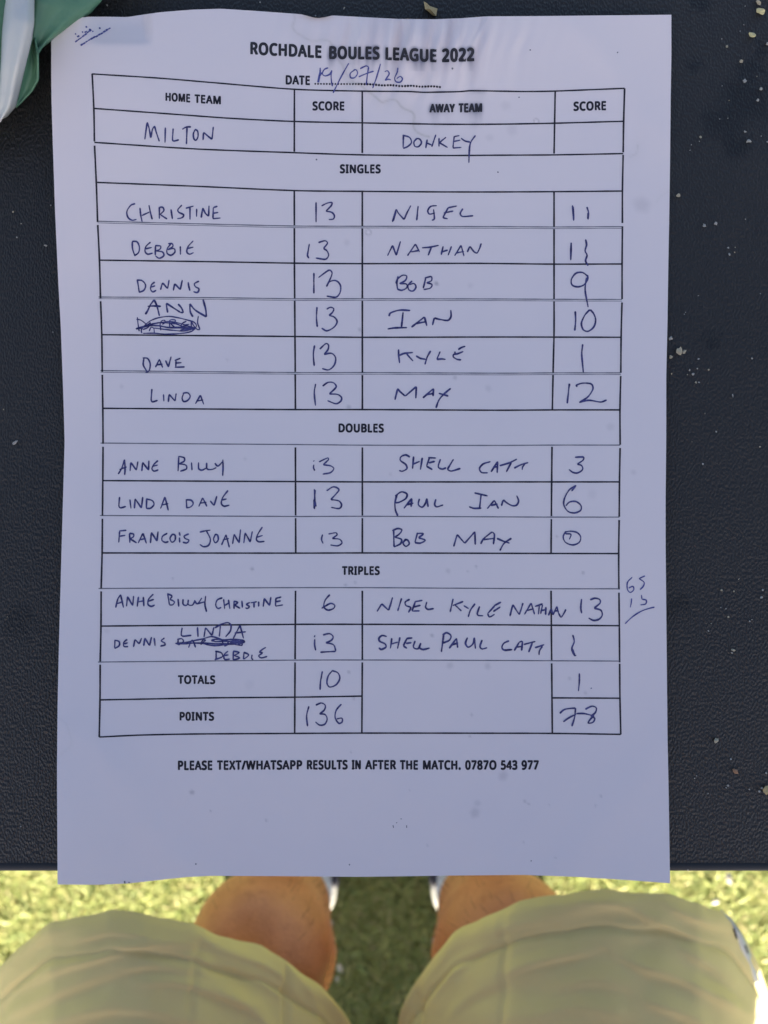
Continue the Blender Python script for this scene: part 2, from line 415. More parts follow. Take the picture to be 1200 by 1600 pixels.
GLYPH = {"A":[512,[437,0,368,177,141,177,73,0,0,0,224,575,289,575,512,0],[282,415,274,438,263,473,255,500,247,468,238,438,230,415,165,241,346,241]],"B":[521,[241,573,307,569,361,558,404,541,434,515,453,478,459,431,457,409,453,389,446,371,437,354,424,340,409,328,392,317,372,309,350,304,350,300,373,295,395,288,415,279,433,267,448,253,461,236,470,215,476,191,478,163,475,130,467,100,454,74,436,52,413,33,385,19,354,8,318,2,279,0,78,0,78,573],[256,329,300,331,334,339,357,352,372,371,381,394,384,423,380,451,369,474,351,490,324,502,289,509,245,511,150,511,150,329],[150,269,150,61,265,61,311,64,346,74,371,91,388,112,398,138,401,168,399,188,395,205,388,221,377,235,362,247,344,256,321,263,293,267,260,269]],"C":[507,[323,517,294,516,266,510,241,502,217,490,196,474,178,456,162,434,149,410,139,383,131,353,127,321,125,286,128,241,135,200,147,164,164,132,186,105,213,83,244,68,281,58,322,55,347,56,371,58,394,62,416,66,438,72,460,78,460,15,438,8,416,2,393,-2,369,-6,342,-7,312,-8,257,-4,208,8,166,28,130,56,101,90,78,131,62,178,52,230,49,287,51,329,57,369,67,406,81,440,99,471,120,499,145,523,174,543,206,559,242,571,281,578,324,581,353,580,381,577,409,572,435,565,460,557,482,547,453,486,435,494,415,501,394,508,372,513,348,516]],"D":[585,[536,292,533,231,521,177,501,131,474,91,439,58,399,33,351,15,297,4,237,0,78,0,78,573,254,573,309,569,359,558,404,540,443,516,476,484,502,446,521,401,533,350],[460,289,457,337,449,379,435,415,416,444,391,469,361,487,327,500,287,508,244,511,150,511,150,62,228,62,299,68,357,87,402,119,434,164,454,220]],"E":[446,[398,0,78,0,78,573,398,573,398,509,150,509,150,330,383,330,383,268,150,268,150,63,398,63]],"F":[416,[150,0,78,0,78,573,398,573,398,509,150,509,150,306,383,306,383,243,150,243]],"G":[584,[326,302,524,302,524,22,493,12,462,5,431,-1,398,-5,362,-7,323,-8,267,-4,217,8,173,28,136,55,105,89,81,130,63,176,52,229,49,286,53,343,65,395,84,442,111,482,145,517,186,544,233,564,286,577,346,581,377,580,407,577,437,572,465,565,491,557,516,547,489,484,468,493,445,501,421,508,395,513,369,516,342,517,298,514,259,505,225,489,195,468,170,441,150,409,136,373,127,332,124,286,127,243,134,202,146,166,164,133,187,106,216,84,251,68,292,58,340,55,364,55,385,56,404,59,421,61,437,65,452,68,452,238,326,238]],"H":[594,[516,0,443,0,443,267,150,267,150,0,78,0,78,573,150,573,150,330,443,330,443,573,516,573]],"I":[272,[239,0,32,0,32,42,99,57,99,515,32,531,32,573,239,573,239,531,172,515,172,57,239,42]],"L":[420,[78,0,78,573,150,573,150,64,400,64,400,0]],"M":[727,[330,0,142,502,139,502,140,490,141,477,142,461,142,444,143,426,144,407,144,387,144,367,144,347,144,0,78,0,78,573,184,573,361,103,364,103,544,573,650,573,650,0,578,0,578,352,578,371,579,389,579,408,580,426,580,443,581,460,584,501,581,501,390,0]],"N":[609,[532,0,447,0,141,476,138,476,139,462,140,448,141,432,143,378,144,359,144,340,144,320,144,0,78,0,78,573,161,573,467,99,470,99,468,137,466,193,465,213,464,232,464,249,464,573,532,573]],"O":[626,[577,287,576,244,570,204,561,166,547,132,531,101,510,73,486,49,459,29,428,13,393,1,355,-6,314,-8,271,-6,232,1,196,13,165,29,138,49,114,73,94,101,78,132,65,167,56,204,51,245,49,288,52,344,62,396,78,442,100,482,130,517,166,545,208,565,258,577,314,581,369,577,417,565,459,545,495,517,524,483,547,442,564,396,574,344],[125,287,127,241,134,200,145,163,161,131,182,104,207,83,238,67,273,58,314,55,354,58,390,67,420,83,445,104,465,131,481,163,492,200,499,241,501,287,496,354,481,411,456,457,421,491,373,511,314,518,274,515,238,506,207,490,182,469,161,443,145,411,134,374,127,333]],"P":[485,[229,573,297,568,352,553,393,528,421,495,439,454,444,404,443,381,439,358,433,336,423,316,411,296,395,278,375,262,351,249,324,238,292,230,256,225,216,223,150,223,150,0,78,0,78,573],[223,511,150,511,150,285,208,285,242,286,272,290,298,296,320,306,338,318,352,334,362,352,368,375,370,401,366,435,354,462,334,484,306,499,269,508]],"R":[499,[236,573,281,571,320,565,353,555,381,540,404,522,422,500,434,474,442,444,444,410,442,381,437,356,427,334,415,315,401,298,385,285,367,274,349,264,330,257,487,0,403,0,264,237,150,237,150,0,78,0,78,573],[232,510,150,510,150,298,236,298,278,301,312,310,338,325,355,347,366,374,370,407,368,430,363,450,355,467,343,480,328,491,310,500,287,505,261,509]],"S":[440,[403,153,400,121,392,92,378,66,359,44,335,26,307,11,274,1,238,-6,198,-8,177,-8,157,-7,137,-5,118,-2,100,1,83,4,68,9,54,14,41,19,41,88,62,80,86,72,113,65,142,59,171,56,201,55,228,56,252,60,273,66,290,74,305,85,316,98,324,113,329,129,330,147,329,164,325,180,318,194,308,207,295,218,277,230,255,241,228,252,196,265,172,274,151,284,131,294,114,305,98,317,85,330,74,344,65,359,57,375,52,393,49,413,48,435,51,464,58,490,71,513,89,533,110,550,136,563,165,573,197,579,231,581,262,580,290,577,318,572,343,565,367,558,389,549,366,487,346,495,325,502,302,508,278,513,254,516,229,517,207,516,187,513,169,507,155,499,142,489,133,478,126,464,122,450,121,434,122,416,126,400,133,386,143,373,156,362,172,351,193,341,217,330,246,318,278,306,307,293,332,279,353,264,371,247,385,228,395,206,401,181]],"T":[446,[259,0,187,0,187,509,8,509,8,573,437,573,437,509,259,509]],"U":[586,[513,202,511,164,503,128,489,95,470,65,446,40,416,20,380,4,338,-5,290,-8,225,-2,171,18,128,50,97,93,78,144,72,204,72,573,144,573,144,201,148,158,161,122,182,93,211,72,248,59,294,55,327,57,355,63,379,73,399,88,415,105,427,126,435,149,440,174,442,202,442,573,513,573]],"W":[746,[735,573,583,0,510,0,399,375,389,410,380,443,373,471,370,488,367,471,361,443,352,409,349,397,346,385,342,373,234,0,161,0,10,573,85,573,174,223,183,186,190,151,193,140,195,129,196,118,201,87,206,119,209,131,211,142,213,154,222,191,232,227,333,573,407,573,512,225,516,212,520,200,523,187,532,151,534,139,536,128,538,117,544,87,545,100,548,114,550,129,553,144,556,159,560,175,572,224,660,573]],"X":[470,[467,0,385,0,233,249,79,0,3,0,193,298,15,573,95,573,236,348,377,573,453,573,276,300]],"Y":[454,[227,291,376,573,454,573,263,222,263,0,191,0,191,219,0,573,79,573]],"0":[459,[419,287,418,242,415,201,409,163,401,128,390,97,376,70,359,47,339,27,316,12,290,1,261,-6,229,-8,188,-4,153,8,122,27,97,54,76,88,60,129,48,176,42,229,39,287,41,346,48,399,58,446,73,486,93,520,119,547,149,566,186,578,229,581,269,578,304,566,335,547,361,520,382,486,399,446,410,399,417,346],[110,287,111,238,115,194,121,156,131,125,143,98,159,78,178,64,202,55,229,52,256,55,279,64,298,78,314,98,326,124,336,156,343,194,347,238,348,287,347,336,343,380,336,417,326,449,314,475,298,495,279,510,256,518,229,521,202,518,178,510,159,495,143,475,131,449,121,417,115,380,111,336]],"2":[459,[417,0,38,0,38,59,188,210,216,238,240,264,261,287,280,309,295,331,306,353,315,376,320,399,322,424,318,453,309,477,294,496,273,510,249,518,221,520,194,519,169,514,147,506,126,495,104,482,83,466,45,513,60,526,77,537,94,548,113,557,132,565,153,572,174,577,197,580,221,581,255,579,285,572,313,562,336,548,356,531,372,510,384,485,391,458,394,428,392,399,386,371,375,344,361,318,344,292,324,267,301,241,275,214,247,185,128,67,128,64,417,64]],"3":[459,[395,439,394,414,389,392,381,372,370,355,356,339,340,326,321,316,300,307,277,302,277,298,319,290,353,276,379,255,398,229,409,198,413,163,410,131,403,101,390,74,371,50,348,30,318,14,283,2,241,-6,193,-8,164,-7,136,-5,110,-1,85,5,60,13,36,23,36,89,61,78,87,69,114,61,141,56,168,52,194,51,241,55,278,65,305,81,324,104,335,132,339,164,337,187,331,206,320,223,306,236,288,247,265,255,240,261,211,264,179,265,123,265,123,326,180,326,209,327,236,332,259,339,278,350,294,362,307,377,316,394,321,413,323,434,320,460,311,481,295,498,274,511,249,519,219,521,199,521,181,519,164,515,147,511,132,505,117,498,103,491,89,482,75,473,39,521,61,537,87,550,115,563,147,573,181,579,218,581,273,576,317,563,352,540,376,511,390,477]],"4":[459,[443,130,359,130,359,0,291,0,291,130,17,130,17,190,286,576,359,576,359,193,443,193],[291,374,291,412,293,444,294,474,295,500,292,500,287,490,282,479,276,468,270,456,263,446,257,438,86,193,291,193]],"5":[459,[221,351,258,349,292,342,322,331,349,316,371,297,389,274,402,247,410,217,413,183,410,145,402,111,387,81,368,54,343,32,314,15,280,2,242,-5,199,-8,170,-7,142,-4,116,0,91,6,70,14,51,23,51,90,71,79,95,70,121,62,148,57,174,53,200,52,227,54,252,58,274,65,293,76,310,89,323,106,333,126,339,149,341,176,337,210,325,239,306,262,279,279,243,289,197,292,182,291,164,290,146,288,128,285,112,283,99,280,64,302,86,573,373,573,373,508,146,508,132,342,169,348,185,350,202,351]],"7":[459,[109,0,344,508,35,508,35,573,419,573,419,518,187,0]],"8":[459,[229,581,261,579,291,574,318,565,341,553,362,538,378,519,390,497,398,472,400,443,399,421,394,401,385,383,374,367,361,352,346,338,329,325,310,314,291,303,314,291,335,279,355,265,373,250,389,234,401,216,411,196,417,173,419,148,416,118,408,90,395,65,378,44,356,26,330,11,300,1,267,-6,231,-8,192,-6,157,0,126,10,100,24,78,42,61,63,49,87,42,115,39,146,41,171,47,194,56,214,68,232,82,249,99,264,118,277,138,289,158,299,140,310,123,322,107,336,93,350,81,366,71,383,64,401,59,422,58,444,60,472,68,497,80,518,97,537,117,552,141,565,168,573,197,579],[108,145,112,119,121,96,138,76,161,60,192,51,229,48,265,51,295,60,319,76,336,96,346,120,350,148,348,166,343,182,335,197,324,211,310,223,293,235,274,246,253,256,229,265,217,270,194,260,174,249,157,237,142,225,130,212,121,197,114,182,110,164],[228,524,200,521,176,514,155,502,139,486,130,466,127,441,128,422,133,406,141,391,151,379,164,367,179,357,195,348,213,339,232,330,250,339,267,348,282,357,296,367,307,379,317,392,325,406,329,423,330,441,327,466,318,486,302,502,282,514,257,521]],"9":[459,[417,328,416,295,414,263,410,231,405,199,397,168,387,139,374,112,358,86,340,63,318,42,293,25,265,11,232,0,195,-6,154,-8,143,-8,130,-7,117,-6,103,-4,92,-2,82,0,82,60,92,57,103,55,115,53,128,51,140,50,152,50,188,52,218,58,245,68,268,82,287,99,303,118,316,141,327,165,334,192,340,221,344,250,346,281,341,281,332,269,322,258,310,247,297,238,282,230,266,223,247,218,227,215,204,214,173,216,144,223,118,235,95,250,76,270,61,294,49,321,42,352,40,387,43,426,50,460,63,491,80,517,101,540,127,557,156,570,188,578,223,581,250,579,275,574,299,565,322,553,342,537,361,518,377,495,391,469,402,439,410,406,415,369],[223,521,192,518,165,507,142,488,124,463,113,429,110,388,113,354,122,325,137,301,158,284,186,273,220,269,244,271,266,276,286,285,304,296,318,310,330,325,339,341,344,358,346,374,345,392,342,409,338,426,332,443,324,459,315,474,304,487,291,499,277,508,260,516,242,520]],".":[215,[58,43,59,61,64,75,72,85,82,92,94,96,107,97,120,96,132,92,142,85,151,75,156,61,157,43,156,26,151,12,142,2,132,-6,120,-10,107,-11,94,-10,82,-6,72,2,64,12,59,26]],"/":[298,[290,573,77,0,8,0,221,573]]}

def text_mesh(word, bold):
    """flat mesh of a word in em units (triangles), plus its width"""
    cu = bpy.data.curves.new('w', 'CURVE'); cu.dimensions = '2D'; cu.fill_mode = 'BOTH'
    x = 0.0
    outl = []
    for ch in word:
        g = GLYPH[ch]
        for cont in g[1:]:
            pts = [(x + cont[i] / 1000.0, cont[i + 1] / 1000.0) for i in range(0, len(cont), 2)]
            s = cu.splines.new('POLY'); s.points.add(len(pts) - 1)
            for k, p in enumerate(pts): s.points[k].co = (p[0], p[1], 0, 1)
            s.use_cyclic_u = True
            outl.append(np.array(pts))
        x += g[0] / 1000.0 + 0.055
    o = bpy.data.objects.new('w', cu); COL.objects.link(o)
    dg = bpy.context.evaluated_depsgraph_get()
    me = bpy.data.meshes.new_from_object(o.evaluated_get(dg))
    vs_ = [(v.co.x, v.co.y) for v in me.vertices]; fs = [tuple(p.vertices) for p in me.polygons]
    bpy.data.objects.remove(o); bpy.data.curves.remove(cu); bpy.data.meshes.remove(me)
    return vs_, fs, outl, x - 0.055

def print_word(ink, word, x0, y0, x1, y1, cap, bold=0.05, dz=0.00004, smear=None):
    vs_, fs, outl, wid = text_mesh(word, bold)
    # bold: fill plus a band along each outline
    a = np.array(vs_)
    tri = []
    for f in fs:
        for i in range(1, len(f) - 1): tri.append((a[f[0]], a[f[i]], a[f[i + 1]]))
    lo, hi = -bold / 2, wid + bold / 2
    def mp(p):
        t = (p[..., 0] - lo) / (hi - lo)
        X = x0 + (x1 - x0) * t
        Y = y0 + (y1 - y0) * t - (p[..., 1] / 0.573) * cap
        return np.stack([X, Y], -1)
    V_, F_ = [], []
    def add(t3):
        st = [t3]
        while st:
            q = st.pop()
            e = [np.hypot(*(q[(i + 1) % 3] - q[i])) for i in range(3)]
            k = int(np.argmax(e))
            if e[k] > 4.0:
                mid = (q[k] + q[(k + 1) % 3]) / 2; o_ = q[(k + 2) % 3]
                st.append((q[k], mid, o_)); st.append((mid, q[(k + 1) % 3], o_))
            else:
                n = len(V_); V_.extend(q); F_.append((n, n + 1, n + 2))
    for t3 in tri: add([mp(p) for p in t3])
    if V_: ink.tris(np.array(V_), F_, dz)
    if smear is not None:
        for q in V_[::3]: smear.append((q[0], q[1]))
    px = cap / 0.573
    for o_ in outl:
        c = mp(np.vstack([o_, o_[:2]]))
        # band without smoothing
        seg = []
        for i in range(len(c) - 1):
            L = np.hypot(*(c[i + 1] - c[i])); n = max(1, int(L / 2.5))
            for k in range(n): seg.append(c[i] + (c[i + 1] - c[i]) * k / n)
        seg = np.array(seg)
        t = np.roll(seg, -1, 0) - np.roll(seg, 1, 0); t[0] = seg[1] - seg[0]; t[-1] = seg[-1] - seg[-2]
        ln = np.hypot(t[:, 0], t[:, 1]); ln[ln < 1e-9] = 1
        nr = np.stack([-t[:, 1], t[:, 0]], -1) / ln[:, None] * (bold * px / 2)
        n = len(seg); vv = np.empty((2 * n, 2)); vv[0::2] = seg + nr; vv[1::2] = seg - nr
        i = np.arange(n - 1) * 2
        ink.tris(vv, np.stack([i, i + 1, i + 3, i + 2], -1).tolist(), dz + 0.000003)

# ---- printed table grid
LB = [(144,115),(146.6,169.4),(147.5,222.5),(150.4,285),(152.5,347),(155.4,406.5),(157,465.4),(159,523),(159.7,580),(160.6,638),(161,692),(160.6,751),(160,806),(159.5,864),(158,920),(157.7,978),(156.5,1034),(156.2,1093),(155,1151.7)]
V2 = [(460,139.5),(459.8,240),(459.8,299),(460,412),(461.2,568),(461.6,640),(461.6,697),(462.1,862),(461.8,921),(461,1031),(460.4,1146)]
V3L = [(566,142.4),(566.1,400),(566.2,640),(566.1,864),(566.1,1031),(565.4,1146)]
V4 = [(867.5,142.5),(865.7,240),(865.7,299),(865.7,520),(864.2,582),(863,640),(862.5,698),(861,864.5),(861,923),(862,1032),(863,1146)]
RB = [(976,138),(974.5,190),(973.7,240),(972.5,299),(972.5,355),(972,412.5),(972,469),(970.5,527),(970,583.5),(968.7,640.5),(969,695.5),(968,753),(967.5,808),(966.7,865),(967,920),(967.7,977.5),(968.2,1033),(968.7,1091),(970,1147.5)]
SOLID = [
 [(144,115.5),(247,122),(334,129.2),(460,139.5),(566,142.4),(638,143),(662,144.2),(689,143.8),(718,143.2),(735,141.8),(780,142.4),(820,143),(867.5,142.3),(976,138)],
 [(146.6,169.4),(276,178.8),(363,185),(460,189.8),(566,192),(644,193.4),(700,194.2),(780,194),(867,192.5),(974.5,189.5)],
 [(147.5,222.5),(305,232.7),(460,238.6),(566,242),(695,243),(780,242.5),(865.7,242),(973.7,240)],
 [(150.4,285),(305,291),(460,297.8),(566,299),(723,300),(865,299.5),(972.5,298.5)],
 [(155.4,406.5),(334,409),(460,411.2),(566,412),(740,411.5),(865,412.7),(972,412.5)],
 [(159,523),(334,524.6),(460,525.8),(566,527),(780,526.6),(970.5,527)],
 [(160.6,638),(460,640),(566,640),(780,641),(863,640.5),(968.7,640.5)],
 [(160.6,751),(460,752.5),(566,753),(863,753),(968,753)],
 [(159.5,864),(460,864.3),(566,864),(862,864.8),(966.7,865)],
 [(157.7,978.3),(460,975.6),(566,975.5),(780,976.3),(862,977),(967.7,977.7)],
 [(156.2,1093.6),(217,1092.5),(334,1090.4),(460,1089.4),(565,1087.7)],
 [(863,1090.5),(968.7,1091)],
 [(155,1151.7),(217,1148.7),(300,1147),(460,1146),(566,1145.5),(780,1145.7),(863,1146),(970,1147.5)],
]
THIN = [
 [(152.5,346.5),(305,350.5),(460,354),(566,354.4),(780,355),(866,355.5),(972.5,355)],
 [(154,465),(334,466),(460,467.7),(566,467.7),(780,468),(865,468.5),(972,468.8)],
 [(157,580),(460,583),(566,583),(780,584),(864,583.5),(970,583.5)],
 [(157,692.3),(300,693.5),(460,694.6),(566,695.6),(780,696),(862,695.5),(969,695.5)],
 [(156,805.5),(460,807),(566,806.7),(862,808),(967.5,808)],
 [(154,919.5),(460,918.3),(566,918.3),(862,920),(967,920)],
 [(153,1034.5),(334,1032.7),(460,1031.5),(566,1031.3),(780,1032),(863,1032.5),(968,1033)],
]
def cut(pts, y0, y1):
    a = np.array(pts, float)
    ys = [y0] + [y for y in a[:, 1] if y0 < y < y1] + [y1]
    return [(np.interp(y, a[:, 1], a[:, 0]), y) for y in ys]
gi = Ink()
for s in SOLID: gi.stroke(s, 2.4, 0.000030, 0.12, False, 3)
brk = [224.5, 348.5, 467.5, 582.5, 695, 807.5, 921, 1035]
for V_, spans in ((LB, [(115, 221)] + [(a + 3, b - 1.5) for a, b in zip(brk[:-1], brk[1:])] + [(1038.5, 1151.7)]),
                  (RB, [(138, 238)] + [(a + 17.5 if a == 224.5 else a + 5, b) for a, b in zip(brk[:-1], brk[1:])] + [(1037, 1147.5)]),
                  (V2, [(139.5, 237), (299, 352), (356.5, 466), (470, 581), (585, 640), (699, 805.5), (809.5, 864), (923, 1030), (1035, 1146)]),
                  (V3L, [(142.4, 239), (299, 353), (357, 466), (470, 582), (586, 640), (699, 805.5), (809.5, 864), (923, 1030.5), (1035, 1146)]),
                  (V4, [(142.5, 240), (299, 354), (358, 467), (471, 582), (586, 640), (698, 806.5), (811, 864.5), (923, 1031.5), (1036.5, 1146)])):
    for y0, y1 in spans: gi.stroke(cut(V_, y0, y1), 2.75, 0.000030, 0.10, False, 3)
gi.build('printed_grid', MAT_PRINT)
gt = Ink()
for k, s in enumerate(THIN):
    if k < 3:
        gt.stroke([(x, y - 0.9) for x, y in s], 1.5, 0.000030, 0.25, False, 3)
        gt.stroke([(x, y + 1.7) for x, y in s], 0.9, 0.000030, 0.25, False, 3)
    else:
        gt.stroke(s, 1.6, 0.000030, 0.15, False, 3)
gt.build('thin_grid_lines', MAT_THIN)

# ---- printed words
SM = []
def words(name, items, mat=MAT_PRINT, bold=0.088, smear=None):
    k = Ink()
    for it in items: print_word(k, *it, bold=bold, smear=smear)
    return k.build(name, mat)
tt = Ink()
print_word(tt, 'ROCHDALE', 389.3, 84, 503.8, 90, 17.6, 0.085)
print_word(tt, 'BOULES', 512.5, 91, 594, 92, 18, 0.09, smear=SM)
print_word(tt, 'LEAGUE', 600.5, 92.5, 683.5, 96.2, 18, 0.09, smear=SM)
print_word(tt, '2022', 689.5, 96, 742.5, 94.2, 18.6, 0.095, smear=SM)
tt.build('printed_title', MAT_SMEAR)
dd = Ink()
print_word(dd, 'DATE', 445, 131.2, 485.5, 132.3, 13, 0.085)
for i in range(44):
    x = 492.5 + i * 4.53
    y = np.interp(x, [492, 565, 620, 687], [131, 131.4, 134, 135.6]) + 0.5 * math.sin(i * 0.9) * (x > 570)
    dd.dot(x, y, 1.55 if x < 560 else 1.9, 0.00004)
    if x > 566: SM.append((x, y))
dd.build('printed_date_line', MAT_PRINT)
words('printed_column_heading', [('HOME', 257.5, 157, 298, 159.6, 11.9), ('TEAM', 303.5, 160, 346.5, 162.8, 11.9)])
words('printed_column_heading', [('SCORE', 487.5, 171.8, 539.3, 172, 12.6)])
words('printed_column_heading', [('AWAY', 671, 175.3, 711, 175, 12.2), ('TEAM', 716, 175, 754.5, 174.4, 12.4)], MAT_SMEAR, 0.11, SM)
words('printed_column_heading', [('SCORE', 895.3, 172.6, 948.3, 171.4, 12.8)])
words('printed_section_heading', [('SINGLES', 530.3, 270, 595.5, 270.2, 12.4)])
words('printed_section_heading', [('DOUBLES', 527.6, 674.8, 600.4, 675.2, 12.3)])
words('printed_section_heading', [('TRIPLES', 534, 897.7, 594, 897.7, 12.2)])
words('printed_row_heading', [('TOTALS', 277.6, 1067.9, 337, 1068.2, 12)])
words('printed_row_heading', [('P0INTS', 279.2, 1125.4, 335.2, 1125.4, 12.2)])
words('printed_footer', [('PLEASE', 276.7, 1202.6, 333, 1202.4, 13.2), ('TEXT/WHATSAPP', 338.6, 1202.3, 473, 1201.8, 13.2), ('RESULTS', 478.2, 1201.7, 543.8, 1201.5, 13.2), ('IN', 549, 1201.5, 564.8, 1201.5, 13.2), ('AFTER', 570.5, 1201.6, 619.3, 1201.7, 13.2), ('THE', 624.5, 1201.8, 654.2, 1201.9, 13.2), ('MATCH.', 659.5, 1201.9, 721, 1202, 13.2), ('0787O', 726.2, 1202, 776.6, 1202, 13.2), ('543', 781.8, 1202, 809.2, 1202, 13.2), ('977', 814.2, 1202, 842.5, 1202, 13.2)])

# faint stamp in the turned-up corner, specks
st = Ink()
for a, b, n in (((125.8, 70.8), (173, 43.7), 12), ((117.5, 66), (143, 46), 7), ((116.5, 60), (136, 49), 5)):
    for i in range(n):
        if random.random() < 0.08: continue
        t0 = i / n; t1 = (i + 0.92) / n
        j = random.uniform(-0.6, 0.6)
        st.stroke([(a[0] + (b[0] - a[0]) * t0, a[1] + (b[1] - a[1]) * t0 + j), (a[0] + (b[0] - a[0]) * t1, a[1] + (b[1] - a[1]) * t1 + j)], 2.3, 0.00005, 0.4)
for x, y, r in ((135, 42, 1.6), (156, 44, 1.5), (118, 53, 1.3), (129, 50, 1.3), (145, 49, 1.2), (140.5, 46.5, 1.9), (131, 56, 1.3), (123, 57, 1.2)): st.dot(x, y, r, 0.00005)
st.build('stamp_mark', MAT_PEN2)
def speck(fn):
    k = Ink(); fn(k); k.build('ink_speck', MAT_THIN)
speck(lambda k: k.stroke([(194.6, 1376.5), (195, 1380.5)], 2.4, 0.00005)); speck(lambda k: k.stroke([(200.5, 1378.6), (203, 1379.2)], 1.8, 0.00005))
for a, b in (((614, 1289.5), (615, 1293.5)), ((619, 1286), (620.5, 1285)), ((626, 1279), (627.5, 1280)), ((635.3, 1289.5), (635.5, 1293.5))): speck(lambda k: k.stroke([a, b], 1.3, 0.00005))
for x, y, r in ((707, 107, 1.6), (494.5, 249.3, 1.4), (828.5, 78, 1.2), (965, 82, 1.2), (811, 152, 1.2), (778, 269, 1.3), (546, 1351, 1.2), (306, 1350, 1.2), (830, 1345, 1.0)): speck(lambda k: k.dot(x, y, r, 0.00005))

# ---- handwriting, each entry (ox, oy, scale): strokes measured on an enlarged view of the page
Z1 = (130, 100, 3.4286); Z2 = (130, 340, 3.4286); Z3 = (130, 590, 3.4286); Z4 = (130, 860, 3.4286)
Z5 = (440, 90, 3.5294); Z6 = (440, 300, 3.5294); Z7 = (440, 460, 3.5294); Z8 = (440, 650, 3.5294); Z9 = (440, 880, 3.5294)
Z10 = (200, 460, 8.5714); Z11 = (260, 965, 7.0588); Z12 = (610, 530, 9.2308); Z13 = (480, 90, 7.5)
Y2 = (740, 300, 4.0); Y3 = (740, 460, 4.0); Y4 = (740, 650, 4.0); Y5 = (740, 880, 4.0)
PEN = []
def pen(name, *groups, w=2.35):
    PEN.append((name, groups, w))
pen('handwritten_date', (Z13, [[(152,118),(150,200),(134,292)],[(124,292),(140,200),(156,148)],[(150,215),(165,190),(180,178),(148,190)],[(247,119),(200,140),(178,190),(210,215),(265,195),(283,160)],[(288,148),(280,210),(285,285),(296,337)],[(487,65),(400,220),(303,415)],[(562,140),(505,185),(510,235),(555,235),(590,185),(575,145),(543,142)],[(618,131),(690,97),(720,110)],[(720,110),(705,200),(692,322)],[(603,226),(700,185),(780,159)],[(859,72),(810,240),(767,358)],[(908,166),(940,154),(961,190),(912,267)],[(912,267),(950,254),(982,262)],[(1063,117),(1055,170),(1025,240),(1040,282),(1090,287),(1116,250),(1090,220),(1048,247)]]), w=2.0)
pen('handwritten_team_name', (Z1, [[(330,404),(336,360),(343,312)],[(343,312),(352,340),(362,396)],[(362,396),(371,350),(382,332)],[(382,332),(392,368),(408,415)],[(440,340),(438,422)],[(482,345),(478,405),(484,413),(513,406)],[(530,350),(552,338),(578,337)],[(556,340),(553,430)],[(600,350),(590,375),(594,402),(605,408),(615,388),(613,360),(598,349)],[(642,408),(645,366)],[(645,366),(668,386),(690,404)],[(690,404),(697,336)]]))
pen('handwritten_name', (Z1, [[(279,748),(255,757),(234,790),(240,822),(262,837),(286,832)],[(304,770),(308,810),(316,846)],[(314,812),(355,793)],[(352,756),(360,795),(370,833)],[(408,765),(408,830)],[(408,768),(426,768),(432,785),(412,806)],[(412,806),(430,818),(450,831)],[(470,778),(478,831)],[(529,755),(506,782),(513,795),(538,808),(530,823),(503,829)],[(549,773),(592,761)],[(572,768),(572,834)],[(608,775),(607,819)],[(632,824),(640,771)],[(640,771),(655,800),(672,816)],[(672,816),(674,758)],[(697,769),(720,762)],[(695,800),(724,795)],[(697,769),(695,828)],[(693,829),(736,825)]]))
pen('handwritten_name', (Z2, [[(263,128),(264,165),(277,206)],[(262,127),(288,130),(301,158),(296,188),(273,205)],[(361,131),(336,155),(331,180),(345,196),(373,190)],[(332,168),(368,160)],[(387,152),(386,202)],[(385,150),(415,153),(410,170),(390,179)],[(390,179),(424,184),(432,203),(408,218),(386,204)],[(472,138),(451,165),(449,190),(470,202),(491,185),(486,166),(452,172)],[(455,140),(476,139),(480,155),(458,168)],[(520,153),(521,199)],[(590,124),(562,155),(555,184),(570,196),(592,187)],[(557,166),(591,158)]]))
pen('handwritten_name', (Z2, [[(290,336),(295,365),(300,400)],[(286,335),(315,338),(334,362),(325,389),(298,401)],[(384,345),(366,360),(361,384),(373,398),(391,389)],[(363,373),(386,365)],[(414,387),(425,349)],[(425,349),(452,381)],[(452,381),(460,334)],[(483,391),(490,354)],[(490,354),(520,386)],[(520,386),(531,334)],[(562,345),(566,370),(572,392)],[(621,340),(596,354),(601,370),(620,382),(612,401),(590,397)]]))
pen('handwritten_name', (Z10, [[(232,268),(262,220),(300,140),(350,72)],[(350,72),(385,150),(421,288)],[(262,160),(340,155),(442,160)],[(532,244),(520,180),(512,118)],[(512,118),(600,175),(700,240)],[(700,240),(738,240),(715,180),(670,128)],[(870,302),(835,235),(827,125)],[(827,125),(900,210),(1050,302)],[(1050,302),(1040,200),(1005,68)]]), w=2.7)
def scrib(z, cx, cy, rx, ry, n, flat, seed):
    r = random.Random(seed); out = []
    for k in range(n):
        q = []
        fy = ry * (1 if k == 0 else r.uniform(flat, flat + 0.35)); fx = rx * r.uniform(0.8, 1.0); oy = r.uniform(-0.15, 0.3) * ry
        for i in range(26):
            a = i / 25 * 2 * math.pi * 1.06 + r.uniform(-0.1, 0.1) + k
            q.append((cx + fx * math.cos(a) + r.uniform(-5, 5), cy + oy + fy * math.sin(a) + r.uniform(-3, 3)))
        out.append(q)
    return (z, out)
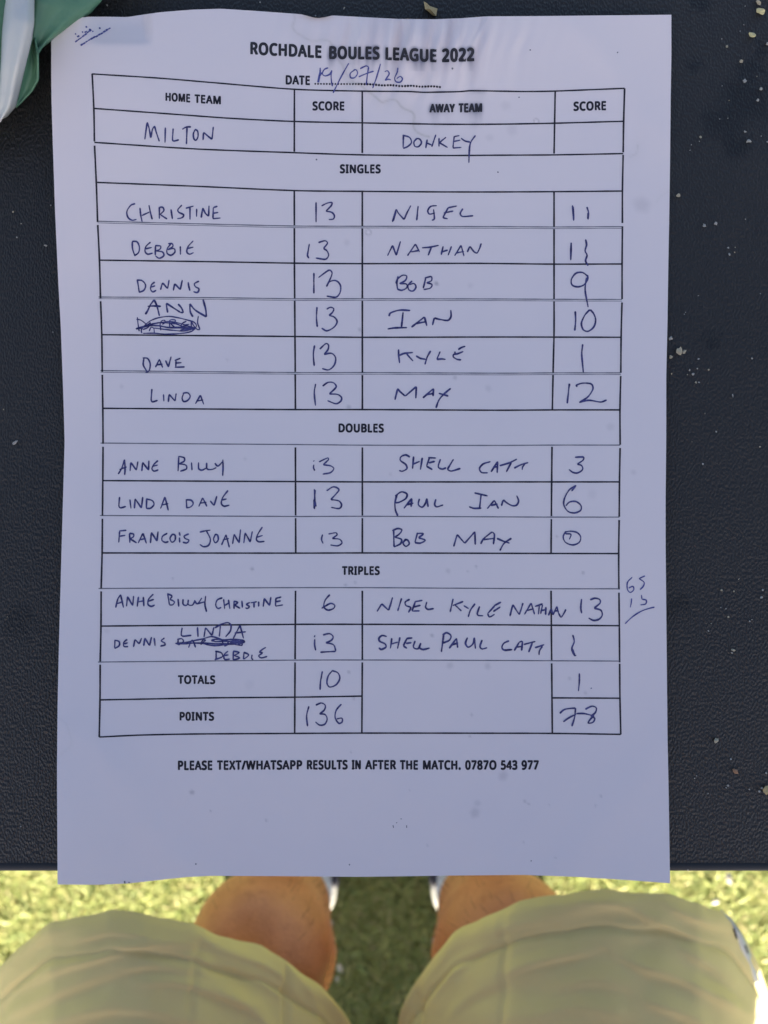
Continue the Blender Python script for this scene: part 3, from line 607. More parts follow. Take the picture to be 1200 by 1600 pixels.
pen('crossed_out_name', (Z10, [[(125,305),(135,400),(150,495)],[(113,335),(165,342),(220,380),(245,412),(150,460)],[(185,520),(178,480),(210,430),(290,360),(400,315),(550,295),(680,315),(800,345),(880,370),(915,410),(905,450),(850,495),(740,520),(520,532),(350,520),(198,522)],[(103,462),(160,440),(240,420),(330,395),(450,375),(560,365),(700,390),(850,440),(908,455)],[(108,466),(300,420),(420,420),(540,440),(700,440),(902,450)],[(300,415),(420,424),(540,446),(700,452),(890,458)],[(283,492),(310,440),(345,455),(353,522)],[(440,482),(430,400),(450,355),(490,348),(495,375),(458,402)],[(560,452),(560,350),(632,343),(620,380),(578,395),(642,452)],[(782,358),(720,395),(715,440),(760,465),(832,460)],[(740,410),(822,400)],[(850,472),(848,370),(880,420),(930,470),(960,465),(932,380),(942,288)],[(348,450),(500,470),(640,485),(740,490),(852,470)],[(298,410),(420,380),(640,395),(760,440),(882,455)],[(158,460),(240,420),(300,380),(270,440),(198,472)],[(698,480),(820,450),(892,450),(780,480),(728,495)],[(718,430),(800,425),(902,455),(818,472)]]), w=1.9)
pen('handwritten_name', (Z2, [[(325,755),(322,790),(343,826)],[(318,752),(345,755),(359,785),(352,822),(333,830)],[(387,802),(408,759)],[(408,759),(426,804)],[(392,789),(426,785)],[(441,765),(456,801)],[(456,801),(471,744)],[(490,766),(522,753)],[(492,780),(527,777)],[(497,768),(496,801)],[(490,802),(544,800)]]))
pen('handwritten_name', (Z3, [[(368,61),(364,120),(371,130),(399,122)],[(430,89),(432,127)],[(456,131),(460,89)],[(460,89),(492,126)],[(492,126),(498,84)],[(538,85),(530,110),(538,128),(560,122),(573,100),(560,82),(533,84)],[(601,141),(628,94)],[(628,94),(646,144)],[(610,126),(643,119)]]))
pen('handwritten_name', (Z3, [[(187,517),(205,488),(222,439)],[(222,439),(224,490),(222,522)],[(194,493),(233,478)],[(251,501),(255,454)],[(255,454),(285,496)],[(285,496),(293,449)],[(314,501),(318,454)],[(318,454),(350,496)],[(350,496),(352,444)],[(401,444),(378,466),(368,489),(380,501),(403,494)],[(371,476),(400,468)],[(512,424),(508,502)],[(509,422),(540,429),(541,447),(514,462)],[(514,462),(550,469),(553,489),(519,502)],[(580,454),(583,497)],[(618,454),(619,488),(636,496),(660,484)],[(661,456),(664,489),(690,492),(714,482)],[(705,458),(722,474),(747,450)],[(748,439),(749,480),(747,527)]]))
pen('handwritten_name', (Z3, [[(195,639),(191,688),(200,698),(229,690)],[(250,653),(256,702)],[(274,701),(278,649)],[(278,649),(312,699)],[(312,699),(319,639)],[(340,649),(338,700)],[(336,650),(370,659),(379,680),(360,700),(336,700)],[(414,702),(438,639)],[(438,639),(456,712)],[(420,683),(456,675)],[(552,655),(555,700)],[(549,655),(578,657),(589,675),(575,693),(551,698)],[(619,691),(640,644)],[(640,644),(663,691)],[(625,673),(661,668)],[(680,660),(701,686)],[(701,686),(716,634)],[(776,604),(746,645),(740,675),(755,689),(784,683)],[(742,656),(769,650)]]))
pen('handwritten_name', (Z3, [[(195,824),(190,884)],[(192,822),(232,818)],[(195,850),(226,845)],[(248,834),(250,886)],[(247,834),(270,839),(268,854),(250,863)],[(250,863),(287,886)],[(294,887),(320,834)],[(320,834),(339,889)],[(304,869),(336,862)],[(360,887),(365,829)],[(365,829),(395,876)],[(395,876),(401,824)],[(451,834),(425,850),(422,872),(440,883),(457,878)],[(480,837),(465,860),(475,882),(492,870),(492,845),(477,838)],[(514,828),(519,848)],[(515,856),(517,884)],[(566,837),(541,849),(546,862),(566,871),(555,886),(533,882)],[(624,828),(650,822),(682,817)],[(660,821),(681,865),(672,898),(645,906),(624,893)],[(710,837),(698,865),(708,885),(723,870),(720,845),(707,838)],[(741,897),(765,841)],[(765,841),(783,910)],[(748,869),(781,862)],[(800,892),(808,839)],[(808,839),(835,886)],[(835,886),(843,813)],[(860,887),(868,831)],[(868,831),(895,881)],[(895,881),(906,823)],[(960,800),(935,840),(928,868),(942,880),(972,877)],[(930,856),(962,845)]]))
pen('handwritten_name', (Z4, [[(174,307),(185,262),(200,237)],[(200,237),(216,307)],[(180,286),(213,275)],[(232,300),(237,247)],[(237,247),(265,296)],[(265,296),(270,244)],[(289,302),(296,248)],[(296,276),(325,270)],[(322,249),(325,300)],[(376,234),(350,262),(347,289),(365,300),(384,292)],[(349,273),(379,262)],[(453,234),(457,262),(462,292)],[(449,232),(475,244),(464,262)],[(464,262),(488,275),(480,291),(461,293)],[(508,259),(512,302)],[(535,261),(535,288),(552,295),(562,280),(563,264)],[(563,264),(563,290),(585,293),(598,272)],[(595,267),(612,286),(636,254)],[(656,244),(652,290),(661,330)],[(612,286),(652,275)],[(746,254),(718,266),(710,294),(722,311),(740,305)],[(752,261),(758,314)],[(756,296),(784,280)],[(778,264),(786,314)],[(808,270),(808,314)],[(807,271),(827,279),(811,293)],[(811,293),(841,311)],[(850,269),(853,307)],[(894,279),(875,289),(890,301),(880,311),(868,307)],[(897,281),(931,275)],[(915,279),(915,307)],[(940,274),(940,302)],[(964,302),(970,257)],[(970,257),(998,296)],[(998,296),(1006,249)],[(1030,258),(1062,249)],[(1031,276),(1059,270)],[(1032,257),(1030,299)],[(1029,299),(1071,292)]]))
pen('handwritten_name', (Z4, [[(170,479),(168,524)],[(167,480),(192,489),(192,511),(168,526)],[(236,477),(218,492),(218,514),(241,516)],[(218,501),(239,495)],[(269,517),(277,477)],[(277,477),(300,501)],[(300,501),(313,469)],[(324,512),(330,469)],[(330,469),(355,511)],[(355,511),(366,464)],[(380,469),(385,512)],[(436,469),(418,484),(436,496),(438,507),(413,513)],
 [(530,414),(525,452),(535,460),(580,455)],[(612,411),(615,464)],[(647,464),(655,414)],[(655,414),(690,456)],[(690,456),(700,411)],[(735,404),(729,462)],[(704,416),(740,396),(775,387),(791,400),(788,432),(762,464)],[(804,472),(840,401)],[(840,401),(859,472)],[(811,443),(872,436)],
 [(712,539),(712,587)],[(707,540),(740,549),(746,569),(704,586)],[(776,539),(755,560),(758,584),(786,582)],[(755,563),(779,560)],[(805,539),(803,587)],[(802,540),(835,547),(808,563)],[(808,563),(838,576),(802,588)],[(862,544),(858,584)],[(859,545),(886,560),(861,583)],[(905,559),(902,578),(911,586)],[(979,519),(955,534),(945,545),(960,549),(940,565),(955,576),(986,568)]]))
pen('crossed_out_name', (Z11, [[(130,240),(125,302)],[(118,240),(170,234),(187,265),(128,302)],[(243,332),(285,250),(322,330)],[(380,302),(400,250),(432,250),(400,275)],[(98,286),(200,276),(300,255),(400,235),(500,210),(585,232)],[(108,290),(250,280),(400,285),(520,290),(700,285),(852,265)],[(105,284),(180,290),(330,279),(470,284),(640,292),(820,280)],[(398,280),(450,300),(540,310),(650,300),(762,290)],[(498,262),(540,240),(640,245),(760,240),(850,250),(862,270),(798,286)],[(852,250),(760,270),(640,260),(540,265),(498,250),(532,240)],[(578,228),(620,250),(680,265),(760,255),(832,265)],[(638,316),(700,290),(832,306),(830,280),(758,265)],[(642,243),(618,270),(650,297),(682,270),(643,247)],[(700,280),(780,262),(850,262),(790,300)]]), w=2.2)
pen('handwritten_team_name', (Z5, [[(672,427),(670,497)],[(667,428),(705,440),(716,468),(696,490),(670,501)],[(747,445),(730,465),(735,489),(755,491),(771,470),(762,450),(743,446)],[(795,500),(803,451)],[(802,472),(828,482)],[(828,492),(851,424)],[(868,443),(868,492)],[(907,439),(870,469)],[(870,469),(916,496)],[(949,436),(981,430)],[(952,434),(945,497)],[(947,463),(986,455)],[(944,499),(992,495)],[(989,444),(1012,460),(1040,466)],[(1069,429),(1042,470),(1035,520),(1033,581)]]))
pen('handwritten_name', (Z6, [[(611,165),(620,130),(632,95)],[(616,160),(632,108)],[(632,95),(645,118),(676,152)],[(676,152),(690,118),(713,74)],[(753,77),(745,157)],[(856,75),(822,80),(806,104),(816,122),(846,115)],[(838,95),(842,148),(828,157)],[(918,87),(967,77)],[(894,116),(947,105)],[(920,85),(889,142)],[(889,142),(917,148)],[(1000,91),(985,119),(998,135),(1057,131)]]))
pen('handwritten_name', (Z6, [[(584,352),(612,294)],[(612,294),(632,350)],[(632,350),(656,271)],[(694,352),(738,287)],[(738,287),(761,331)],[(712,331),(759,322)],[(774,308),(820,304),(867,294)],[(827,302),(808,350)],[(891,299),(880,347)],[(882,331),(917,320)],[(937,299),(918,350)],[(954,352),(990,294)],[(990,294),(1006,354)],[(962,336),(1006,328)],[(1024,332),(1038,299)],[(1038,299),(1062,330),(1078,336),(1092,310),(1101,283)]]))
pen('handwritten_name', (Z6, [[(642,464),(636,500),(639,537)],[(630,505),(640,480),(668,459),(690,464),(682,488),(650,505)],[(650,505),(689,508),(689,529),(662,542),(637,535)],[(720,490),(698,514),(702,539),(724,546),(741,525),(730,505),(703,512)],[(795,474),(781,532)],[(789,475),(825,467),(826,489),(799,500)],[(799,500),(829,510),(820,530),(783,538)]]))
pen('handwritten_name', (Z7, [[(592,121),(600,103),(650,87),(710,89)],[(670,98),(661,182)],[(584,191),(622,185),(692,183)],[(716,181),(788,124)],[(788,124),(801,174)],[(738,161),(801,150)],[(832,170),(842,130)],[(842,130),(872,138),(918,143),(934,122),(933,86)]]), w=2.7)
pen('handwritten_name', (Z12, [[(118,146),(120,240),(133,346)],[(123,236),(200,205),(328,192)],[(233,208),(280,265),(328,315)],[(368,239),(430,275),(512,291)],[(580,167),(530,260),(498,366)],[(718,177),(669,292)],[(669,292),(740,285),(797,292)],[(977,151),(1030,118),(1083,102)],[(1053,177),(970,210),(912,222),(908,255),(960,290),(1021,299)],[(929,178),(935,217)]]), w=2.6)
pen('handwritten_name', (Z7, [[(625,582),(640,519)],[(640,519),(652,535),(682,561)],[(682,561),(743,508)],[(743,508),(740,574)],[(779,571),(838,519)],[(838,519),(835,562)],[(790,556),(840,545)],[(866,545),(890,552),(920,561)],[(933,518),(895,550),(868,582),(851,627)]]), w=2.6)
pen('handwritten_name', (Z8, [[(708,227),(685,215),(658,225),(655,245),(685,268),(691,290),(665,305),(648,300)],[(728,223),(722,292)],[(724,266),(762,250)],[(776,230),(765,297)],[(808,230),(852,232)],[(811,259),(846,250)],[(815,231),(799,277)],[(799,277),(832,296)],[(876,238),(864,280),(885,293),(908,285)],[(948,238),(914,295)],[(914,295),(935,304),(987,289)]]),
    (Y4, [[(106,285),(60,300),(37,328),(50,353),(89,355)],[(109,350),(150,284)],[(150,284),(147,357)],[(125,323),(151,315)],[(163,311),(225,292),(271,269)],[(236,290),(204,350)],[(253,326),(300,303),(342,291)],[(320,298),(306,320),(304,337)]]), w=2.6)
pen('handwritten_name', (Z8, [[(637,430),(625,480),(628,520),(641,551)],[(626,442),(660,419),(691,430),(685,455),(648,476),(628,479)],[(674,510),(718,454)],[(718,454),(714,502)],[(688,491),(727,480)],[(760,456),(754,488),(775,503),(793,482),(801,454)],[(801,454),(808,502)],[(851,458),(844,488),(855,501),(892,490)],[(1063,424),(1137,441)],[(1100,434),(1092,507)],[(1033,500),(1060,509),(1102,508)]]),
    (Y4, [[(87,577),(130,527)],[(130,527),(156,580)],[(108,559),(151,550)],[(174,562),(185,524)],[(185,524),(212,546),(245,561),(270,556),(281,530),(269,497)],[(86,573),(91,578)]]), w=2.6)
pen('handwritten_name', (Z8, [[(618,628),(620,722)],[(610,633),(640,621),(663,628),(650,650),(624,669)],[(624,669),(660,680),(656,704),(619,723)],[(687,679),(670,700),(685,719),(704,705),(695,685),(677,681)],[(750,643),(735,697)],[(746,648),(781,649),(755,672)],[(755,672),(792,685),(765,701),(734,698)],[(949,720),(968,654)],[(968,654),(1010,702)],[(1010,702),(1066,638)],[(1066,638),(1068,710)]]),
    (Y4, [[(44,800),(62,768),(116,724)],[(116,724),(130,740),(124,803)],[(60,773),(131,765)],[(146,765),(185,782),(225,795)],[(237,764),(190,797),(164,842)]]), w=2.6)
pen('handwritten_name', (Z9, [[(526,267),(552,224)],[(552,224),(590,260)],[(590,260),(600,230),(612,188)],[(662,193),(640,264)],[(707,199),(682,214),(686,234),(712,245),(699,272)],[(733,213),(777,205)],[(723,243),(767,232)],[(738,211),(719,264)],[(719,264),(762,263)],[(801,213),(794,243),(808,255),(840,250)],[(946,196),(929,270)],[(1002,211),(943,234)],[(955,229),(992,264)],[(1004,234),(1032,251)],[(1067,223),(1042,258),(1029,297)],[(1092,238),(1079,278),(1085,288),(1112,290)]]),
    (Y5, [[(128,266),(172,243)],[(123,302),(168,273)],[(132,266),(88,315)],[(88,315),(100,336),(132,319)],[(227,332),(245,259)],[(245,259),(285,322)],[(285,322),(296,290),(309,248)],[(318,320),(360,249)],[(360,249),(381,320)],[(333,296),(377,285)],[(383,271),(432,254)],[(411,264),(405,320)],[(431,260),(419,317)],[(423,296),(457,290)],[(452,273),(450,324)],[(468,327),(485,284)],[(485,284),(496,324)],[(496,324),(520,270)],[(520,270),(531,312)],[(506,300),(530,296)],[(531,312),(546,337),(562,318),(577,288)]]), w=2.5)
pen('handwritten_name', (Z9, [[(580,405),(555,399),(538,412),(540,430),(570,445),(576,462),(550,476),(536,466)],[(608,413),(600,470)],[(604,446),(642,435)],[(653,408),(639,472)],[(688,416),(722,412)],[(686,443),(717,438)],[(692,414),(671,456)],[(671,456),(692,470)],[(736,428),(727,463),(752,472),(768,440)],[(768,440),(761,466),(780,476),(817,468)],[(894,390),(888,440),(881,490)],[(887,397),(910,384),(934,400),(925,425),(888,441)],[(924,470),(965,414)],[(965,414),(971,467)],[(936,451),(974,440)],[(1025,410),(1014,443),(1030,463),(1055,445),(1063,410)],[(1063,410),(1069,472)],[(1106,423),(1094,459),(1105,473),(1134,466)]]),
    (Y5, [[(222,485),(190,500),(177,525),(190,543),(242,540)],[(254,547),(285,494)],[(285,494),(304,490),(300,547)],[(262,526),(304,520)],[(313,508),(387,489)],[(367,498),(344,557)],[(383,529),(442,509)],[(430,518),(411,550),(409,574)]]), w=2.7)
# scores, home column
pen('handwritten_score', (Z6, [[(190,56),(190,167)],[(220,77),(250,62),(277,58),(274,75),(244,106)],[(244,106),(276,112),(291,130),(285,149),(260,152)]]))
pen('handwritten_score', (Z6, [[(153,286),(143,350),(151,366)],[(203,279),(240,269),(253,282),(231,311)],[(231,311),(250,325),(259,350),(242,371),(188,364)]]))
pen('handwritten_score', (Z6, [[(178,446),(178,560)],[(179,450),(177,500)],[(203,472),(262,431),(278,445),(270,475),(247,522)],[(247,522),(265,495),(300,489),(324,515),(322,555),(300,580),(248,574)]]))
pen('handwritten_score', (Z7, [[(195,70),(192,130),(197,180)],[(248,82),(270,71),(288,80),(280,100),(261,116)],[(261,116),(290,125),(306,150),(290,180),(250,201),(220,186)]]))
pen('handwritten_score', (Z7, [[(182,281),(175,330),(180,395)],[(210,302),(245,271),(259,280),(255,305),(234,331)],[(234,331),(275,325),(298,350),(290,390),(260,416),(223,409)]]))
pen('handwritten_score', (Z7, [[(188,493),(180,540),(187,614)],[(226,506),(255,486),(285,487),(301,510),(263,549)],[(263,549),(310,552),(331,570),(325,590),(300,603),(253,586)]]))
pen('handwritten_score', (Z8, [[(176,246),(179,250)],[(178,268),(176,285),(183,302)],[(206,253),(255,231),(259,240),(229,269)],[(229,269),(270,275),(288,290),(270,312),(226,321)]]), w=2.1)
pen('handwritten_score', (Z8, [[(180,403),(183,460),(182,514)],[(186,408),(182,460),(190,500)],[(177,460),(180,512)],[(248,413),(285,391),(316,405),(300,430),(271,461)],[(271,461),(315,468),(331,490),(318,510),(273,504)]]))
pen('handwritten_score', (Z8, [[(226,653),(220,680),(229,704)],[(258,651),(300,644),(306,655),(279,676)],[(279,676),(320,680),(333,700),(310,716),(268,711)]]), w=2.1)
pen('handwritten_score', (Z9, [[(266,173),(240,205),(233,240),(255,259),(286,250),(293,232),(270,222),(220,249)]]))
pen('handwritten_score', (Z9, [[(184,398),(180,408)],[(183,418),(182,450),(188,482)],[(228,396),(265,389),(284,405),(275,425),(244,439)],[(244,439),(286,450),(299,484)],[(299,486),(270,488),(213,491)]]))
pen('handwritten_total', (Z9, [[(225,596),(215,650),(212,699)],[(224,600),(218,640)],[(282,591),(258,620),(250,660),(265,683),(301,670),(321,635),(310,605),(278,592)]]))
pen('handwritten_total', (Z9, [[(151,788),(138,840),(143,900)],[(188,783),(220,771),(241,785),(235,810),(209,831)],[(209,831),(240,835),(251,860),(238,888),(210,893),(186,875)],[(330,777),(302,810),(295,850),(315,883),(334,875),(332,855),(303,859)]]))
# scores, away column
pen('handwritten_score', (Y2, [[(618,83),(625,180)],[(622,90),(627,178)],[(708,93),(719,130),(716,172)],[(714,130),(713,170)]]))
pen('handwritten_score', (Y2, [[(610,316),(607,427)],[(700,296),(706,330),(697,368),(709,395),(700,430),(716,462)]]), w=2.7)
pen('handwritten_score', (Y2, [[(712,525),(680,503),(640,508),(612,545),(615,580),(650,593),(690,580),(713,545),(712,518)],[(706,535),(697,610),(716,720)]]), w=2.5)
pen('handwritten_score', (Y2, [[(635,745),(638,800),(632,867)],[(727,735),(712,750),(695,770),(674,820),(685,860),(715,871),(750,845),(763,800),(750,760),(728,735)]]), w=2.6)
pen('handwritten_score', (Y3, [[(682,311),(676,372),(686,487)]]), w=2.6)
pen('handwritten_score', (Y3, [[(598,557),(592,620),(585,682)],[(601,558),(596,580)],[(648,578),(642,568),(680,555),(735,560),(746,590),(715,640),(660,676)],[(660,676),(720,662),(795,673),(832,660)]]), w=2.4)
pen('handwritten_score', (Y4, [[(633,258),(687,257),(685,275),(648,301)],[(648,301),(675,310),(681,335),(650,356),(620,352),(596,334)]]))
pen('handwritten_score', (Y4, [[(642,434),(600,460),(570,510),(564,555),(590,596),(630,606),(669,590),(671,560),(640,535),(600,538),(576,562)],[(640,436),(612,470)]]))
pen('handwritten_score', (Y4, [[(577,720),(560,755),(575,790),(620,806),(660,790),(669,755),(645,728),(600,720),(568,728)],[(598,772),(608,740),(573,736)]]), w=2.2)
pen('handwritten_score', (Y5, [[(675,223),(670,280),(676,314)],[(728,229),(760,219),(789,228),(790,250),(753,281)],[(753,281),(796,295),(804,325),(785,350),(750,358),(718,342)]]), w=2.6)
pen('handwritten_score', (Y5, [[(620,448),(629,490),(614,535),(632,577),(642,575)],[(617,535),(634,578)]]), w=2.6)
pen('handwritten_total', (Y5, [[(661,688),(661,740),(655,800)],[(734,780),(737,784)]]), w=2.3)
pen('handwritten_total', (Y5, [[(538,939),(570,914),(637,905)],[(637,905),(632,960),(614,1020)],[(560,992),(600,964),(642,944)],[(642,940),(690,940),(737,951)],[(698,913),(740,894),(767,905),(760,935),(733,956)],[(733,956),(757,970),(745,995),(716,999),(730,975),(754,952)]]), w=2.5)
pen('margin_sum', (Y5, [[(992,88),(962,120),(962,165),(980,183),(1001,165),(995,145),(968,156)],[(1034,96),(1072,79)],[(1034,96),(1066,120),(1060,145),(1040,166)],[(988,220),(985,250),(979,277)],[(1049,198),(1052,225)],[(1052,225),(1079,232),(1075,255),(1043,261)],[(946,379),(1000,330),(1060,295),(1131,274)]]), w=1.9)

for idx, (name, groups, wd) in enumerate(PEN):
    k = Ink(); k.k = idx * 5
    for (ox, oy, s), strokes in groups:
        for q in strokes:
            k.stroke([(ox + x / s, oy + y / s) for x, y in q], wd, 0.00007, 0.3)
    k.build(name, MAT_PEN2 if name in ('handwritten_date', 'margin_sum') else MAT_PEN)

# ---- colour wear of the paper itself: finger smudges, damp tide mark, ink bled by the water, plus painted ripple shading
tone = np.ones((NV, NU, 3))
SMUDGE = [(1003,320,15,.12),(682,443,4,.35),(735,446,5,.08),(542,379,6,.08),(763,607,6,.10),(711,590,4,.18),(545,636,4,.25),(562,515,3.5,.22),(954,667,7,.10),(911,895,3,.25),(300,1238,4.5,.28),(329,1267,2.2,.25),(416,1282,2.5,.22),(786,1212,9,.15),(742,1270,9,.16),(746,1255,6,.12),(820,1252,3,.2),(826,1256,2.6,.2),(939,1244,2.5,.22),(931,1259,2,.2),(394,889,3.2,.3),(270,904,2.3,.18),(540,914,3,.24),(555,910,3,.18),(545,1050,3,.22),(553,1091,3,.22),(703,1040,6,.15),(762,1041,6,.15),(675,993,3.4,.24),(737,1117,3,.18),(734,1150,2.4,.24),(890,1060,3,.18),(915,1083,3.4,.16),(744,885,2.6,.22),(700,892,4.5,.14),(731,893,2,.18),(790,165,9,.07),(800,203,10,.08),(765,215,7,.07),(870,838,2.5,.22),(925,772,9,.06),(990,738,5,.10),(383,717,3,.12),(190,604,4,.10),(355,562,3,.10),(610,741,3,.1),(599,1006,3,.08),(548,1175,2,.18),(668,1321,2.5,.14),(818,1316,2.5,.14),(868,1340,2,.18),(167,986,5,.08),(390,1070,9,.05),(640,1235,2,.12),(858,1258,2,.14)]
def rawblot(cx, cy, r, k, col=(1, 1, 0.92)):
    dx = (gx - cx) / r; dy = (gy - cy) / r
    ang = np.arctan2(dy, dx)
    q = np.hypot(dx, dy) * (1 + 0.07 * np.sin(2 * ang + cx) + 0.05 * np.sin(5 * ang + cy))
    msk = 1 - sstep(0.25, 1.3, q)
    for j in range(3): tone[..., j] *= 1 - k * msk * col[j]
for s in SMUDGE: rawblot(*s)
# pale ring of a dried drop
for cx, cy, r in ((575.5, 363, 4.2), (838, 190, 4)):
    q = np.hypot(gx - cx, gy - cy)
    for j in range(3): tone[..., j] *= 1 - 0.22 * np.exp(-((q - r) / 1.3) ** 2) + 0.12 * np.exp(-(q / 1.8) ** 2)
def tide(pts, width, k, side):
    c = cat(pts, 2.0)
    c = c + np.stack([2.2 * np.sin(np.arange(len(c)) * 0.31), 1.8 * np.sin(np.arange(len(c)) * 0.23 + 1)], -1)
    x0, x1 = c[:, 0].min() - 30, c[:, 0].max() + 30; y0, y1 = c[:, 1].min() - 30, c[:, 1].max() + 30
    msk = (gx > x0) & (gx < x1) & (gy > y0) & (gy < y1)
    q = np.stack([gx[msk], gy[msk]], -1)
    dm = np.full(len(q), 1e9)
    for p in c: dm = np.minimum(dm, np.hypot(q[:, 0] - p[0], q[:, 1] - p[1]))
    fall = k * (np.exp(-(dm / width) ** 2) + 0.28 * np.exp(-(dm / (width * 7)) ** 2))
    for j, cc in enumerate((0.7, 0.68, 0.8)): tone[..., j][msk] *= 1 - fall * cc
tide([(545,128),(560,130),(579,147),(598,158),(615,157),(624,166),(644,173),(645,189),(648,200),(655,207),(668,212)], 1.7, .24, 0)
tide([(459,20),(458,40),(466,54),(490,63),(512,66),(526,84),(529,97),(545,118),(552,128)], 1.6, .16, 0)
tide([(985,243),(992,238),(997,228)], 1.4, .12, 0)
tide([(1047,295),(1036,302),(1028,318)], 1.4, .06, 0)
tide([(93,1120),(108,1140),(110,1160),(96,1180)], 1.6, .05, 0)
# bled ink
bx0, by0, bw, bh = 470, 20, 330, 230
acc = np.zeros((bh, bw))
for x, y in SM:
    i, j = int(y - by0), int(x - bx0)
    if 0 <= i < bh and 0 <= j < bw: acc[i, j] += 1
for x in np.arange(640, 760, 1.0):
    for yy, kx in ((143.5, 1.6), (194.5, 1.0)):
        if kx == 1.0 and not (645 < x < 745): continue
        acc[int(yy - by0), int(x - bx0)] += kx * (0.6 + 0.6 * math.sin(x / 9.0))
def blur(a, s, ax):
    k = np.exp(-(np.arange(-3 * int(s + 1), 3 * int(s + 1) + 1) / s) ** 2 / 2); k /= k.sum()
    return np.apply_along_axis(lambda r: np.convolve(r, k, 'same'), ax, a)
near = blur(blur(np.minimum(acc, 4), 2.2, 0), 2.4, 1)
far = np.roll(blur(blur(np.minimum(acc, 4), 6.0, 0), 3.2, 1), 5, 0)
rowk = np.where(np.arange(bh) + by0 < 112, 1.0, 0.30)[:, None]
drip = np.roll(blur(blur(np.minimum(acc, 4), 10.0, 0), 2.2, 1), 12, 0)
bl = near * (0.5 + 0.8 * rowk) + far * (0.3 + 0.5 * rowk) + 1.3 * rowk * drip * (0.5 + 0.6 * np.sin(np.arange(bw) / 5.3 + 2 * np.sin(np.arange(bw) / 17.0)))[None]
fx = np.clip(gx - bx0, 0, bw - 1.01); fy = np.clip(gy - by0, 0, bh - 1.01)
ii, jj = fy.astype(int), fx.astype(int); a_, b_ = fy - ii, fx - jj
ins = (gx > bx0) & (gx < bx0 + bw) & (gy > by0) & (gy < by0 + bh)
sam = ((1 - a_) * (1 - b_) * bl[ii, jj] + a_ * (1 - b_) * bl[np.minimum(ii + 1, bh - 1), jj] + (1 - a_) * b_ * bl[ii, np.minimum(jj + 1, bw - 1)] + a_ * b_ * bl[np.minimum(ii + 1, bh - 1), np.minimum(jj + 1, bw - 1)]) * ins
wob = 0.75 + 0.35 * np.sin(gx / 13.0 + 1.0)
sam = np.clip(sam * wob, 0, 0.62)
for j, cc in enumerate((1.0, 0.96, 0.84)): tone[..., j] *= 1 - sam * cc
# grey streaks: shading of the ripples painted into the cockled patch
ripple_shade = np.exp(-((gx - 655) / 105) ** 4 - ((gy - 72) / 52) ** 4) * np.clip(0.5 + 0.5 * np.sin((gx + 0.25 * (gy - 70)) / 6.5 + 1.5 * np.sin(gx / 21.0)) + 0.35 * np.sin(gx / 3.1 + gy / 40.0), 0, 1.3) * 0.15
for j, cc in enumerate((1.0, 0.95, 0.75)): tone[..., j] *= 1 - ripple_shade * cc
# brown singe/dirt along the nick in the top edge
nick = np.exp(-((gx - 496) / 20) ** 2) * np.exp(-np.clip(gy - 27, 0, None) / 4.0) * (gy < 60)
for j, cc in enumerate((0.25, 0.4, 0.55)): tone[..., j] *= 1 - nick * cc
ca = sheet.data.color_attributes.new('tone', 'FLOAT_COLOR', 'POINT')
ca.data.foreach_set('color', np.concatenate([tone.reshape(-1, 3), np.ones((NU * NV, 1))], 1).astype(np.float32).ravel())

# ------------------------------------------------------------------ the table
table = empty('folding_table', (0, 0, T))
tag(table, 'black leather-grained plastic table carrying the score sheet, scattered with crumbs and oily stains', 'table')
YE = -(1363 - 800) / F * D       # near edge of the table top
def build_top():
    bm = bmesh.new()
    x0, x1, y0, y1, th = -0.32, 0.32, YE, YE + 0.44, 0.028
    bmesh.ops.create_cube(bm, size=1.0)
    for v in bm.verts:
        v.co = Vector((x0 if v.co.x < 0 else x1, y0 if v.co.y < 0 else y1, -th if v.co.z < 0 else 0.0))
    es = [e for e in bm.edges]
    bmesh.ops.bevel(bm, geom=es, offset=0.0022, segments=4, profile=0.5, affect='EDGES')
    return bm
o = bm_obj('table_top', build_top(), MAT_TABLE, table, False)
for p in o.data.polygons: p.use_smooth = p.area < 0.01
o.data.materials[0] = MAT_TABLE
# raised smooth rim line that runs just inside the near edge
bm = bmesh.new()
prof = [(-0.0013, 0.00004), (-0.0009, 0.00022), (-0.0004, 0.0003), (0.0004, 0.0003), (0.0009, 0.00022), (0.0013, 0.00004)]
yc = -(1354.5 - 800) / F * D
N_ = 90
rows = []
for i in range(N_):
    x = -0.31 + 0.62 * i / (N_ - 1)
    rows.append([bm.verts.new((x, yc + a, b)) for a, b in prof])
for r0, r1 in zip(rows[:-1], rows[1:]):
    for a in range(len(prof) - 1): bm.faces.new((r0[a], r1[a], r1[a + 1], r0[a + 1]))
bm_obj('rim_bead', bm, plain('rim_plastic', (0.018, 0.019, 0.02), 0.4, 0.1), table, True)
def leg_bm(sx, sy):
    bm = bmesh.new()
    x, y = sx * 0.28, YE + 0.22 + sy * 0.18
    a = bmesh.ops.create_cone(bm, cap_ends=True, segments=16, radius1=0.0125, radius2=0.0125, depth=T - 0.04)
    bmesh.ops.translate(bm, verts=a['verts'], vec=(x, y, -0.028 - (T - 0.04) / 2))
    b = bmesh.ops.create_cone(bm, cap_ends=True, segments=16, radius1=0.017, radius2=0.014, depth=0.03)
    bmesh.ops.translate(bm, verts=b['verts'], vec=(x, y, -T + 0.017))
    return bm
for sx in (-1, 1):
    for sy in (-1, 1):
        bm_obj('leg', leg_bm(sx, sy), MAT_METAL, table, True)

